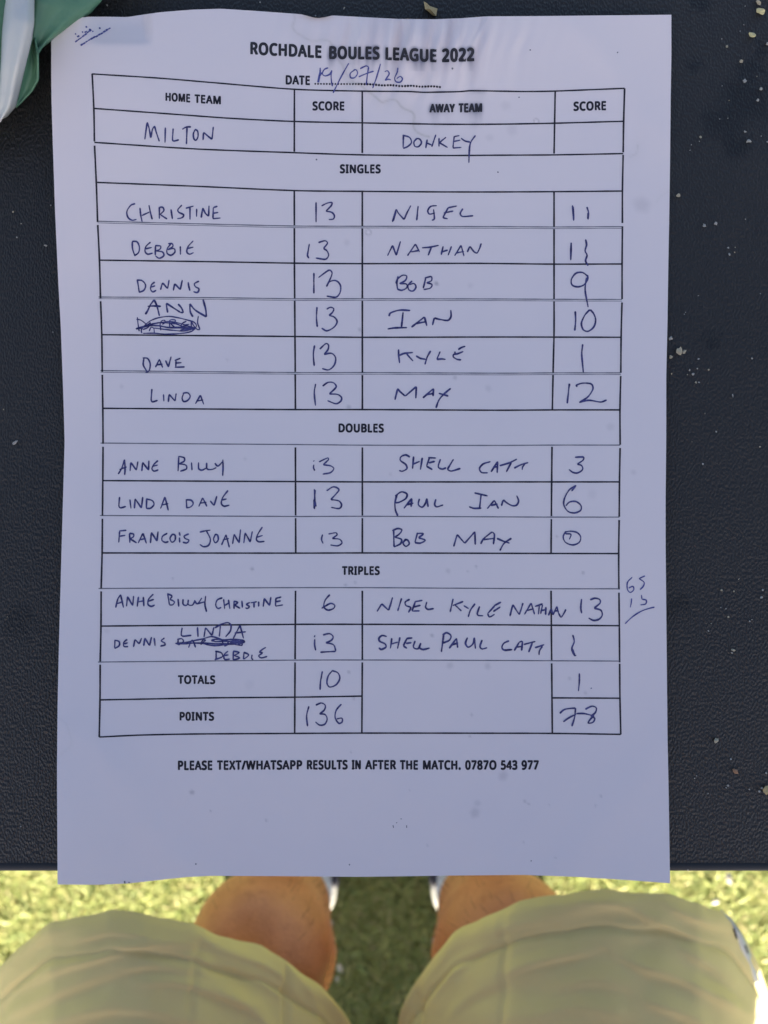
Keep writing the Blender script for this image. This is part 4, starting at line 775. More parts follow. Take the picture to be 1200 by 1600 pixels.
# ------------------------------------------------------------------ crumbs on the table
CR_MATS = {'cream': plain('crumb_cream', (0.38, 0.34, 0.24), 0.8, 0.2, 900), 'white': plain('crumb_white', (0.32, 0.32, 0.29), 0.8, 0.15, 900),
           'brown': plain('crumb_brown', (0.28, 0.16, 0.09), 0.7, 0.25, 900), 'gold': plain('crumb_gold', (0.50, 0.37, 0.17), 0.7, 0.25, 700),
           'yellow': plain('crumb_yellow', (0.50, 0.47, 0.25), 0.7, 0.2, 900)}
def crumb(px, py, r, mat, label, group=None, stretch=None):
    rr = r / F * D
    c = P(px, py, T)
    bm = bmesh.new()
    bmesh.ops.create_icosphere(bm, subdivisions=2 if r > 2 else 1, radius=1.0)
    s = (random.uniform(0.75, 1.25), random.uniform(0.75, 1.25), random.uniform(0.45, 0.7))
    if stretch: s = stretch
    a = random.random() * 3.14
    seed = random.random() * 50
    for v in bm.verts:
        n = 1 + 0.8 * noise.noise(v.co * 2.2 + Vector((seed, 0, 0)))
        v.co = Vector((v.co.x * s[0], v.co.y * s[1], v.co.z * s[2])) * rr * n
    bmesh.ops.rotate(bm, verts=bm.verts, cent=(0, 0, 0), matrix=Matrix.Rotation(a, 3, 'Z'))
    lo = min(v.co.z for v in bm.verts)
    for v in bm.verts: v.co.z -= lo
    o = bm_obj('crumb', bm, CR_MATS[mat], None, False)
    o.location = (c.x, c.y, T + 0.00002)
    tag(o, label, 'crumb', group)
    return o
# single ones that can be told apart
crumb(1187, 20, 5.2, 'yellow', 'largest pale yellow crumb near the top right corner of the table', stretch=(1.25, .8, .6))
crumb(1184, 5, 4.2, 'cream', 'ragged cream crumb cut off by the top right edge of the photo', stretch=(1.2, .7, .5))
crumb(1174.5, 56, 4, 'yellow', 'oval yellow crumb just below the largest crumb in the top right corner', stretch=(.8, 1.25, .6))
crumb(1060.5, 549.5, 4.6, 'cream', 'jagged cream crumb, biggest in the cluster right of the paper', stretch=(1, 1.2, .6))
crumb(1068.5, 550, 3.4, 'cream', 'curled crumb touching the biggest one of the cluster beside the paper', stretch=(.7, 1.2, .5))
crumb(1118, 1156.5, 3.6, 'cream', 'beige crumb above the brown one on the lower right of the table', stretch=(1.2, .8, .6))
crumb(1147.5, 1204, 4.0, 'brown', 'brown seed-like crumb on the lower right of the table', stretch=(.75, 1.3, .6))
crumb(1196, 1233, 5.5, 'gold', 'golden crumb cut off by the right photo edge low down', stretch=(1.2, .8, .6))
crumb(24, 691.5, 3.4, 'white', 'flat white crumb alone on the table left of the paper', stretch=(1.5, .6, .4))
crumb(72, 384, 2.2, 'white', 'upright pale crumb close to the left edge of the paper', stretch=(.6, 1.3, .5))
crumb(1059, 306, 2.8, 'cream', 'square cream crumb beside the right paper edge below the upper stains', stretch=(1, 1, .6))
crumb(1169, 221.5, 2.8, 'white', 'wide white crumb below the dark oily stain on the right', stretch=(1.3, .8, .6))
crumb(1098, 725, 1.8, 'white', 'lone white speck right of the paper level with the doubles rows')
crumb(1174.5, 560, 1.7, 'white', 'lone pale speck far to the right of the crumb cluster by the paper')
crumb(168, 9, 1.6, 'white', 'tiny white fleck on the table between the green packet and the paper top edge')
small = {
 ('tiny pale crumb around the dark oily stains in the upper right corner', 'small crumbs in the upper right corner'):
   [(1164,10),(1162,39),(1156,49),(1127.5,61),(1135,73,2),(1199,69,2.5),(1157.5,97,2.6),(1182.5,119.5),(1163,127,2.6),(1188,140,2.8),(1183.5,157,2.2),(1128,134.5),(1139,157),(1124.5,186),(1137,185),(1164,206,1.9),(1189,213),(1199,222,1.7)],
 ('tiny white crumb in the loose pair of specks beside the upper right paper edge', 'specks beside the upper right paper edge'):
   [(1094,215,2.3),(1092.5,221),(1080,226.5),(1078,235)],
 ('small white crumb in the group right of the paper level with the singles rows', 'small crumbs level with the singles rows'):
   [(1100,353,2.5),(1118,349.5,2.3),(1137.5,387.5,2),(1148.5,386.5),(1147.5,394.5),(1139,397.5,1.9),(1164.5,342.5),(1091,462),(1069,491),(1071,488),(1188,459)],
 ('pale crumb scattered around the jagged crumb by the right paper edge', 'small crumbs round the jagged crumb'):
   [(1047.5,529,2.6),(1047.5,558,2.8),(1077,578.5,2),(1089,576,1.8),(1082,585,2.5),(1087,597.5,1.8),(1092,597.5,1.6),(1107,577.5,1.6),(1049,584,1.6),(1091,561,1.5),(1074,585.5),(1144.5,617.5,1.6),(1145,620)],
 ('tiny pale speck in the sparse scatter halfway down the right strip of table', 'sparse specks halfway down the right strip'):
   [(1101.5,646),(1119,674.5,1.4),(1081,690.5),(1187,698,1.5),(1127,922,1.8),(1154,905),(1146.5,923.5,1.5),(1191.5,921.5,1.8),(1189,933.5,1.9),(1137.5,963.5,1.8),(1171,970.5,1.6),(1174.5,968),(1106.5,985.5,1.4),(1111,974),(1145,1015.5,2.5),(1143,1020,1.6),(1155,903.5),(1126,949),(1134,951)],
 ('tiny beige speck beside the brown and golden crumbs low on the right', 'specks beside the brown and golden crumbs'):
   [(1170,1233,1.9),(1136.5,1227,2),(1134,1230.5,1.4),(1186,1236,1.7),(1196.5,1207,1.7),(1085,1216,1.4),(1088,1212),(1190,1231,2),(1141.5,1185.5,1.5),(1074.5,1359,1.4),(1106,1240)],
 ('tiny dull speck on the left strip of black table beside the paper', 'specks on the left strip of table'):
   [(21,331,1.5),(26.5,371,1.4),(33.5,349.5),(80,321,1.4),(83,519),(33,1291,1.3),(11.5,964),(6,640),(41,1140)],
 ('tiny white speck on the black table above the top edge of the paper', 'specks above the paper'):
   [(406.5,4,1.5),(537.5,14,1.5),(538,12),(493,25,1.3)],
}
for (lab, grp), lst in small.items():
    for it in lst:
        r = (it[2] if len(it) > 2 else 1.15) * (0.95 if len(it) > 2 else 0.8)
        crumb(it[0], it[1], r, random.choice(['white', 'cream', 'white']), lab, grp)
# golden flake above the page
fl = [(662, 2), (667, 5), (671, 9), (683.5, 13.5), (681.5, 25), (676.5, 24.5), (671, 19), (664, 14)]
bm = bmesh.new()
tops = [bm.verts.new(P(x, y, T + 0.0015 + 0.0006 * math.sin(i * 2.1))) for i, (x, y) in enumerate(fl)]
bots = [bm.verts.new(P(x, y, T + 0.0001)) for x, y in fl]
ctr = bm.verts.new(P(672, 14, T + 0.0026))
for i in range(len(fl)):
    j = (i + 1) % len(fl)
    bm.faces.new((tops[i], ctr, tops[j])); bm.faces.new((bots[i], tops[i], tops[j], bots[j]))
bm.faces.new(bots)
bmesh.ops.recalc_face_normals(bm, faces=bm.faces)
o = bm_obj('crisp_flake', bm, CR_MATS['gold'])
tag(o, 'golden angular flake of crisp on the table above the league title', 'crumb')

# ------------------------------------------------------------------ folded green and white packet, top left
k = NT('packet_film')
co = k.coord()
packet = empty('packet', P(-60, 40, T))
tag(packet, 'folded green and white packet lying over the top left corner of the paper', 'packet')
pk_off = packet.location.copy()
MAT_PW = plain('packet_white', (0.50, 0.52, 0.50), 0.5, 0.06, 40, (160, 0.0006))
MAT_PG = plain('packet_green', (0.085, 0.20, 0.125), 0.45, 0.12, 60, (180, 0.0006))
def panel(name, mat, L, R, zf, nu=14, nv=30, th=0.0006):
    """a bent strip between a left and a right traced border (px, py, height mm)"""
    def at(pl, t):
        a = np.array(pl, float)
        q = np.linspace(0, 1, len(a))
        return np.array([np.interp(t, q, a[:, j]) for j in range(3)])
    vs_, fs = [], []
    for j in range(nv):
        t = j / (nv - 1)
        a, b = at(L, t), at(R, t)
        for i in range(nu):
            s = i / (nu - 1)
            q = a * (1 - s) + b * s
            z = T + (q[2] + zf(s, t)) * 0.001
            vs_.append(P(q[0], q[1], z) - pk_off)
    for j in range(nv - 1):
        for i in range(nu - 1):
            fs.append((j * nu + i, (j + 1) * nu + i, (j + 1) * nu + i + 1, j * nu + i + 1))
    o = mesh_obj(name, vs_, fs, mat, packet, True)
    so = o.modifiers.new('t', 'SOLIDIFY'); so.thickness = th; so.offset = -1
    return o
panel('white_stripe', MAT_PW, [(10, -200, 22), (8, 0, 22), (3, 50, 22), (1, 100, 20), (-3, 160, 15), (-14, 196, 10)], [(53, -200, 23), (54, 0, 23), (53.5, 37, 25), (50, 62, 23), (40, 103, 20), (31, 142, 15), (25, 167, 12), (12, 182, 10)],
      lambda s, t: 4.0 * math.sin(math.pi * min(1, s * 1.05)) + 0.9 * math.sin(9 * s + 2 * t))
panel('green_panel', MAT_PG, [(53, -220, 22), (53, 0, 20), (52, 60, 16), (58, 82, 13)], [(290, -220, 14), (160, 0, 9), (143, 20, 8), (118, 38, 8), (84, 62, 9), (58, 82, 13)],
      lambda s, t: 2.5 * math.sin(math.pi * s) + 1.0 * math.sin(7 * s + 4 * t))
panel('green_fold', MAT_PG, [(52, 58, 17), (41, 100, 15), (31, 143, 11), (24, 166, 9)], [(53, 60, 17), (57.5, 84, 16), (58.5, 124, 12), (50, 140, 10), (36, 155, 9), (24, 167, 9)],
      lambda s, t: -3.0 * math.sin(math.pi * s) * (1 - t))
panel('green_panel', MAT_PG, [(-420, -220, 20), (-420, 0, 16), (-380, 120, 12), (-330, 210, 6)], [(11, -200, 24), (9, 0, 22), (2, 100, 17), (-14, 196, 9)],
      lambda s, t: 9 * math.sin(math.pi * s) + 2 * math.sin(12 * s + 3 * t))
panel('back_panel', MAT_PW, [(-420, -220, 3), (-420, 0, 3), (-380, 120, 3), (-330, 210, 2)], [(285, -220, 10), (155, 0, 7), (50, 75, 7), (40, 130, 4), (0, 178, 3)],
      lambda s, t: 0.6 * math.sin(9 * s))

# ------------------------------------------------------------------ ground and grass
k = NT('turf_soil'); co = k.coord()
n1 = k.noise(co, 90, 4, 0.7); n2 = k.noise(co, 3, 3)
c = k.mix(n1, (0.20, 0.235, 0.085), (0.31, 0.33, 0.12)); c = k.mix(k.ramp(n2, [(0.3, 0.0), (0.8, 0.5)]), c, (0.13, 0.15, 0.05))
k.base(c); k.rough(0.95); k.bump(n1, 0.006)
g = mesh_obj('ground', [(-60, -60, 0), (60, -60, 0), (60, 60, 0), (-60, 60, 0)], [(0, 1, 2, 3)], k.m)
tag(g, kind='structure')

k = NT('grass_blade')
a = k.t.nodes.new('ShaderNodeAttribute'); a.attribute_name = 'tint'
k.l(a.outputs['Color'], k.b.inputs['Base Color']); k.rough(0.55); k.spec(0.35)
tr = k.t.nodes.new('ShaderNodeBsdfTranslucent'); k.l(a.outputs['Color'], tr.inputs[0])
mx = k.t.nodes.new('ShaderNodeMixShader'); mx.inputs[0].default_value = 0.45
k.l(k.b.outputs[0], mx.inputs[1]); k.l(tr.outputs[0], mx.inputs[2])
k.l(mx.outputs[0], k.t.nodes['Material Output'].inputs['Surface'])
MAT_GRASS = k.m
def grass(n, x0, x1, y0, y1, hmin, hmax, wd):
    x = RNG.uniform(x0, x1, n); y = RNG.uniform(y0, y1, n)
    # clumps
    cl = np.sin(x * 61 + 2 * np.sin(y * 43)) * np.sin(y * 57 + 2 * np.sin(x * 37))
    keep = RNG.random(n) < 0.72 + 0.28 * cl
    ed = np.minimum(np.minimum(x - x0, x1 - x), np.minimum(y - y0, y1 - y))     # thin out raggedly towards the border
    keep &= RNG.random(n) < np.clip(ed / 0.12, 0, 1)
    x, y, cl = x[keep], y[keep], cl[keep]; n = len(x)
    h = RNG.uniform(hmin, hmax, n) * (1 + 0.25 * cl)
    az = RNG.uniform(0, 2 * np.pi, n); lean = RNG.uniform(0.5, 1.9, n) * h
    ta = az + RNG.normal(0, 0.7, n) + np.pi / 2
    wv = np.stack([np.cos(ta), np.sin(ta), np.zeros(n)], -1) * (wd * RNG.uniform(0.6, 1.3, n))[:, None] / 2
    dirv = np.stack([np.cos(az), np.sin(az), np.zeros(n)], -1)
    V_ = np.empty((n, 7, 3))
    root = np.stack([x, y, np.zeros(n)], -1)
    for kk, (tt_, ll, ww) in enumerate(((0, 0, 0.8), (0.55, 0.28, 1.0), (0.9, 0.7, 0.7))):
        c = root + dirv * (lean * ll)[:, None]; c[:, 2] = h * tt_
        V_[:, kk * 2] = c - wv * ww; V_[:, kk * 2 + 1] = c + wv * ww
    c = root + dirv * lean[:, None]; c[:, 2] = h * 0.92
    V_[:, 6] = c
    b = np.arange(n)[:, None] * 7
    q = np.concatenate([b + [0, 1, 3, 2], b + [2, 3, 5, 4]], 0)
    t = b + [4, 5, 6]
    pal = np.array([(0.30, 0.37, 0.145), (0.37, 0.42, 0.165), (0.43, 0.455, 0.185), (0.49, 0.475, 0.215), (0.57, 0.51, 0.29)])
    idx = RNG.choice(5, n, p=[.24, .30, .24, .14, .08])
    colr = pal[idx] * RNG.uniform(0.8, 1.2, (n, 1))
    return V_.reshape(-1, 3), q, t, np.repeat(colr, 7, 0)
parts = [grass(240000, -0.70, 0.70, -0.80, -0.20, 0.007, 0.016, 0.0018), grass(90000, -1.7, 1.7, -1.5, 1.1, 0.008, 0.018, 0.0045)]
off = 0; AV, AQ, AT, AC = [], [], [], []
for V_, q, t, c in parts:
    AV.append(V_); AQ.append(q + off); AT.append(t + off); AC.append(c); off += len(V_)
AV, AQ, AT, AC = np.concatenate(AV), np.concatenate(AQ), np.concatenate(AT), np.concatenate(AC)
me = bpy.data.meshes.new('grass')
me.vertices.add(len(AV)); me.vertices.foreach_set('co', AV.astype(np.float32).ravel())
idx = np.concatenate([AQ.ravel(), AT.ravel()]).astype(np.int32)
me.loops.add(len(idx)); me.loops.foreach_set('vertex_index', idx)
ls = np.concatenate([np.arange(len(AQ)) * 4, len(AQ) * 4 + np.arange(len(AT)) * 3]).astype(np.int32)
lt = np.concatenate([np.full(len(AQ), 4), np.full(len(AT), 3)]).astype(np.int32)
me.polygons.add(len(ls)); me.polygons.foreach_set('loop_start', ls); me.polygons.foreach_set('loop_total', lt)
me.update(calc_edges=True); me.validate()
ca = me.color_attributes.new('tint', 'FLOAT_COLOR', 'POINT')
ca.data.foreach_set('color', np.concatenate([AC, np.ones((len(AC), 1))], 1).astype(np.float32).ravel())
me.materials.append(MAT_GRASS)
go = link(bpy.data.objects.new('grass', me)); tag(go, 'short green turf beyond the table edge and between the legs', 'grass', kind='stuff')

# pale petals and chips dropped on the grass
MAT_PET = plain('petal_white', (0.50, 0.46, 0.40), 0.7, 0.1, 200)
for (px, py, r, lab) in ((1139, 1372, 7, 'white fallen petal on the sunlit grass just right of the paper'), (1118, 1409, 6, 'small white petal on the grass above the right knee'),
                         (531, 1513, 6, 'pinkish pale petal on the shaded grass beside the left shin'), (527, 1530, 4, 'smallest pale petal on the grass beside the left shin'), (518, 1443, 4, 'straw coloured petal on the shaded grass below the left shoe'),
                         (690, 1450, 5, 'beige petal on the grass beside the right shin, nearest the shoe'), (678, 1470, 4, 'dull yellow petal on the grass by the right shorts hem')):
    c = P(px, py, 0.026); rr = r / F * (ZC - 0.026)
    vs_, fs = [], []
    n = 9
    for i in range(n):
        a = i / n * 2 * math.pi
        vs_.append((rr * math.cos(a) * (1 + 0.3 * math.sin(2 * a + px)), rr * 0.75 * math.sin(a), rr * 0.3 * math.cos(2 * a)))
    vs_.append((0, 0, -rr * 0.15)); fs = [(i, (i + 1) % n, n) for i in range(n)]
    o = mesh_obj('petal', vs_, fs, MAT_PET, None, True); o.location = c
    o.rotation_euler = (random.uniform(-.3, .3), random.uniform(-.3, .3), random.random() * 3)
    so = o.modifiers.new('t', 'SOLIDIFY'); so.thickness = 0.0012
    tag(o, lab, 'petal')

# ------------------------------------------------------------------ the seated person who takes the picture
def add_cap(bm, p0, p1, r0, r1, seg=20, rings=5):
    p0, p1 = Vector(p0), Vector(p1)
    ax = (p1 - p0); L = ax.length; ax.normalize()
    up = Vector((0, 0, 1)) if abs(ax.z) < 0.9 else Vector((1, 0, 0))
    a = ax.cross(up).normalized(); b = ax.cross(a)
    rows = []
    prof = [(-r0 * math.cos(i / rings * math.pi / 2), r0 * math.sin(i / rings * math.pi / 2)) for i in range(rings + 1)]
    prof += [(L * i / 8, r0 + (r1 - r0) * i / 8) for i in range(1, 8)]
    prof += [(L + r1 * math.sin(i / rings * math.pi / 2), r1 * math.cos(i / rings * math.pi / 2)) for i in range(rings + 1)]
    for s, r in prof:
        c = p0 + ax * s; r = max(r, 1e-4)
        rows.append([bm.verts.new(c + (a * math.cos(k / seg * 2 * math.pi) + b * math.sin(k / seg * 2 * math.pi)) * r) for k in range(seg)])
    for q, w_ in zip(rows[:-1], rows[1:]):
        for k in range(seg): bm.faces.new((q[k], q[(k + 1) % seg], w_[(k + 1) % seg], w_[k]))
    bm.faces.new(rows[0][::-1]); bm.faces.new(rows[-1])
def add_ell(bm, c, r, rot=None):
    m4 = Matrix.Translation(Vector(c)) @ (rot.to_4x4() if rot else Matrix.Identity(4)) @ Matrix.Diagonal((*r, 1))
    bmesh.ops.create_uvsphere(bm, u_segments=24, v_segments=16, radius=1.0, matrix=m4)
def fuse(name, bm, mat, voxel, smooth_it, parent=None):
    bmesh.ops.recalc_face_normals(bm, faces=bm.faces)
    o = bm_obj(name, bm, mat, None, True)
    r = o.modifiers.new('r', 'REMESH'); r.mode = 'VOXEL'; r.voxel_size = voxel; r.use_smooth_shade = True
    s = o.modifiers.new('s', 'SMOOTH'); s.iterations = smooth_it; s.factor = 0.5
    dg = bpy.context.evaluated_depsgraph_get()
    me = bpy.data.meshes.new_from_object(o.evaluated_get(dg))
    o.modifiers.clear(); o.data = me; me.name = name
    me.polygons.foreach_set('use_smooth', [True] * len(me.polygons))
    if not me.materials: me.materials.append(mat)
    if parent is not None: o.parent = parent
    return o
k = NT('skin'); co = k.coord()
n = k.noise(co, 38, 5, 0.65); n2 = k.noise(co, 420, 3, 0.6); n3 = k.noise(co, 130, 3, 0.6)
c = k.mix(k.ramp(n, [(0.3, 0.0), (0.7, 1.0)]), (0.54, 0.20, 0.10), (0.70, 0.285, 0.145))
c = k.mix(k.ramp(n3, [(0.56, 0.0), (0.72, 0.55)]), c, (0.46, 0.155, 0.08))
k.base(c); k.rough(0.48); k.spec(0.45)
k.b.inputs['Subsurface Weight'].default_value = 0.08; k.b.inputs['Subsurface Radius'].default_value = (0.01, 0.004, 0.002)
k.bump(n2, 0.0007, 0.7)
MAT_SKIN = k.m
bm = bmesh.new()
KN = {}
for s in (-1, 1):
    hip, knee = (s * .10, -.70, .485), (s * .084, -.296, .455)
    add_cap(bm, hip, (s * .090, -.35, .45), .075, .053)
    add_cap(bm, knee, (s * .089, -.330, .365), .049, .047); add_ell(bm, (s * .084, -.268, .462), (.027, .022, .03))
    add_cap(bm, (s * .089, -.330, .365), (s * .094, -.365, .27), .047, .045)
    add_cap(bm, (s * .094, -.392, .30), (s * .101, -.42, .16), .053, .038)
    add_cap(bm, (s * .101, -.42, .16), (s * .102, -.445, .08), .038, .034)
    add_cap(bm, (s * .102, -.452, .045), (s * .112, -.33, .032), .033, .03)
    add_cap(bm, (s * .112, -.33, .032), (s * .115, -.27, .026), .03, .022)
    # arm, hand resting on the thigh well behind the hem
    sh, el, wr = (s * .195, -.55, 1.09), (s * .262, -.62, .86), (s * .24, -.52, .635)
    add_cap(bm, (s * .1, -.555, 1.075), sh, .07, .058); add_cap(bm, sh, el, .052, .04); add_cap(bm, el, wr, .04, .027)
    add_ell(bm, (s * .225, -.47, .612), (.036, .045, .017), Matrix.Rotation(s * 0.45, 3, 'Z'))
    for j, (fx, fl) in enumerate(((.028, .066), (.010, .075), (-.008, .07), (-.025, .055))):
        b0 = Vector((s * (.205 + fx * 1.0), -.438 + .004 * (1 - abs(j - 1)), .610))
        d1 = Vector((-s * .35 + s * (.012 * (1.5 - j)) * 6, 1, -.12)).normalized()
        p1 = b0 + d1 * fl * .5; p2 = p1 + (d1 + Vector((0, 0, -.35))).normalized() * fl * .5
        add_cap(bm, b0, p1, .0095, .0088, 12, 4); add_cap(bm, p1, p2, .0088, .0074, 12, 4)
    t0 = Vector((s * .190, -.472, .622)); t1 = t0 + Vector((-s * .034, .022, -.004)); t2 = t1 + Vector((-s * .012, .03, -.008))
    add_cap(bm, t0, t1, .012, .0105, 12, 4); add_cap(bm, t1, t2, .0105, .0085, 12, 4)
add_ell(bm, (0, -.71, .53), (.165, .115, .12)); add_cap(bm, (0, -.70, .58), (0, -.60, .95), .13, .135); add_ell(bm, (0, -.59, .97), (.175, .115, .15))
add_cap(bm, (0, -.56, 1.09), (0, -.47, 1.21), .056, .052)
hr = Matrix.Rotation(math.radians(-35), 3, 'X')
hc = Vector((0, -.415, 1.29))
add_ell(bm, hc, (.076, .098, .112), hr); add_ell(bm, hc + hr @ Vector((0, .03, -.06)), (.056, .066, .06), hr)
add_cap(bm, hc + hr @ Vector((0, .092, .015)), hc + hr @ Vector((0, .112, -.028)), .009, .014, 12, 4)          # nose
for s in (-1, 1): add_ell(bm, hc + hr @ Vector((s * .077, -.005, -.01)), (.010, .02, .033), hr)                   # ears
add_cap(bm, hc + hr @ Vector((-.02, .085, -.062)), hc + hr @ Vector((.02, .085, -.062)), .009, .009, 12, 4)       # lips
for s in (-1, 1): add_ell(bm, hc + hr @ Vector((s * .032, .083, .022)), (.017, .010, .008), hr)                   # brows / lids
person = fuse('person', bm, MAT_SKIN, 0.0052, 5)
tag(person, 'person seated at the table in olive shorts with bare tanned shins and pale trainers', 'person')
for s in (-1, 1):
    bm = bmesh.new(); add_ell(bm, hc + hr @ Vector((s * .032, .082, .008)), (.011, .011, .009), hr)
    bm_obj('eye', bm, plain('eye_white', (0.7, 0.68, 0.65), 0.2, 0.05), person, True)
bm = bmesh.new(); add_ell(bm, hc + hr @ Vector((0, -.018, .025)), (.084, .1, .108), hr)
for v in list(bm.verts):
    q = hr.inverted() @ (v.co - hc)
    if q.y > .055 or (q.z < -.02 and q.y > -.02) or q.z < -.075: bm.verts.remove(v)
for v in bm.verts: v.co += Vector([noise.noise(v.co * 60 + Vector((j * 7, 0, 0))) * .005 for j in range(3)])
bm_obj('hair', bm, plain('hair', (0.05, 0.035, 0.025), 0.6, 0.4, 300), person, True)

# short hairs on the shins
hv, hf = [], []
dgm = person.data
cand = [p for p in dgm.polygons if 0.12 < p.center.z < 0.50 and p.center.y > -.47]
for p in random.sample(cand, min(len(cand), 1500)):
    c = p.center + Vector((random.uniform(-.002, .002), random.uniform(-.002, .002), 0)); n_ = p.normal
    d_ = (n_ * 0.5 + Vector((random.uniform(-.5, .5), random.uniform(-.2, .2), -0.9))).normalized()
    sd = d_.cross(n_).normalized() * 0.00011
    L_ = random.uniform(.006, .013)
    m_ = c + d_ * L_ * .5 + n_ * .001; e_ = c + d_ * L_
    b_ = len(hv); hv += [c - sd, c + sd, m_ + sd, m_ - sd, e_]
    hf += [(b_, b_ + 1, b_ + 2, b_ + 3), (b_ + 3, b_ + 2, b_ + 4)]
tag(mesh_obj('leg_hair', hv, hf, plain('leg_hair', (0.10, 0.06, 0.035), 0.6), person, True), kind='stuff')

# ---- shirt
bm = bmesh.new()
add_ell(bm, (0, -.71, .555), (.175, .128, .11)); add_cap(bm, (-.07, -.68, .62), (-.04, -.60, .95), .14, .15); add_cap(bm, (.07, -.68, .62), (.04, -.60, .95), .14, .15); add_ell(bm, (0, -.59, .97), (.188, .127, .155))
for s in (-1, 1):
    add_cap(bm, (s * .08, -.555, 1.07), (s * .195, -.55, 1.09), .076, .068); add_cap(bm, (s * .195, -.55, 1.09), (s * .235, -.60, .91), .066, .066); add_cap(bm, (s * .235, -.60, .91), (s * .248, -.615, .80), .066, .064)
shirt = fuse('shirt', bm, plain('shirt_cotton', (0.74, 0.42, 0.38), 0.9, 0.08, 30, (40, 0.004)), 0.009, 6, person)

# ---- shorts
k = NT('shorts_cotton'); co = k.coord()
wv = k.t.nodes.new('ShaderNodeTexWave'); wv.inputs['Scale'].default_value = 420; wv.inputs['Distortion'].default_value = 1.5; k.l(co, wv.inputs['Vector'])
n = k.noise(co, 22, 4, 0.6); nf = k.noise(co, 1100, 2)
k.base(k.mix(n, (0.74, 0.60, 0.265), (0.82, 0.68, 0.31))); k.rough(0.9); k.spec(0.15)
k.b.inputs['Sheen Weight'].default_value = 0.15
k.bump(k.math('ADD', k.math('MULTIPLY', wv.outputs['Fac'], 0.4), nf), 0.0004, 0.6)
MAT_SHORTS = k.m
HEM = {-1: [(-70,1640,.43),(-40,1560,.47),(20,1490,.50),(80,1442,.53),(130,1427,.54),(180,1420,.545),(230,1424,.547),(300,1443,.542),(340,1458,.535),(400,1476,.522),(440,1496,.515),(478,1526,.505),(508,1552,.495),(532,1580,.485),(552,1612,.475),(560,1650,.465)],
        1: [(622,1635,.465),(632,1575,.485),(650,1535,.495),(685,1490,.51),(712,1458,.52),(760,1430,.536),(800,1412,.545),(860,1396,.55),(910,1390,.552),(960,1388,.552),(1030,1394,.547),(1090,1409,.54),(1130,1425,.525),(1166,1475,.495),(1192,1535,.46),(1216,1600,.43)]}
CREASE_PX = {
 -1: [([(0,1560),(70,1522),(150,1492),(230,1470),(310,1470)], .0030, 13), ([(5,1590),(80,1555),(160,1525),(220,1505)], .0026, 12), ([(190,1512),(250,1508),(300,1518)], .0018, 8), ([(215,1536),(270,1532),(320,1545),(390,1570)], .0024, 9),
      ([(300,1500),(350,1505),(400,1528),(440,1560)], .0020, 9), ([(330,1475),(380,1492),(430,1520),(480,1570)], .0022, 9), ([(350,1550),(395,1580),(430,1615)], .0024, 9), ([(60,1600),(140,1580),(240,1580),(330,1605)], .0024, 12),
      ([(452,1515),(480,1550),(505,1600)], .0018, 8), ([(110,1470),(170,1452),(230,1452)], .0014, 8), ([(313,1440),(302,1520),(290,1625)], -.0013, 4), ([(437,1484),(443,1540),(447,1625)], -.0032, 4)],
 1: [([(790,1520),(830,1505),(880,1494),(930,1486)], .0026, 9), ([(960,1492),(1010,1512),(1060,1528),(1110,1552),(1180,1592)], .0034, 10), ([(985,1420),(1020,1436),(1060,1455),(1120,1480)], .0024, 9),
     ([(840,1412),(900,1402),(960,1408),(1010,1425)], .0012, 9), ([(1040,1412),(1080,1432),(1120,1448)], .0018, 8), ([(660,1590),(690,1545),(725,1505),(765,1475)], .0022, 10), ([(690,1600),(730,1560),(790,1530)], .0022, 11),
     ([(860,1545),(930,1532),(1000,1545)], .0020, 13), ([(1000,1560),(1060,1580),(1110,1605)], .0026, 10), ([(1060,1480),(1110,1510),(1150,1545)], .0020, 9), ([(820,1590),(900,1570),(980,1585)], .0020, 14), ([(770,1455),(830,1440),(890,1438)], .0014, 10), ([(790,1408),(786,1500),(780,1625)], -.0013, 4), ([(651,1510),(653,1560),(656,1625)], -.0032, 5)]}
CREASE = {}
def resample(pts, n):
    p = np.array(pts, float); d = np.r_[0, np.cumsum(np.linalg.norm(np.diff(p, axis=0), axis=1))]
    f = np.linspace(0, d[-1], n)
    return np.stack([np.interp(f, d, p[:, j]) for j in range(3)], -1)
def smooth_open(p, it):
    p = p.copy()
    for _ in range(it): p[1:-1] = 0.5 * p[1:-1] + 0.25 * (p[:-2] + p[2:])
    return p
NUP, NLO, NR = 240, 70, 170
shorts_v, shorts_f = [], []
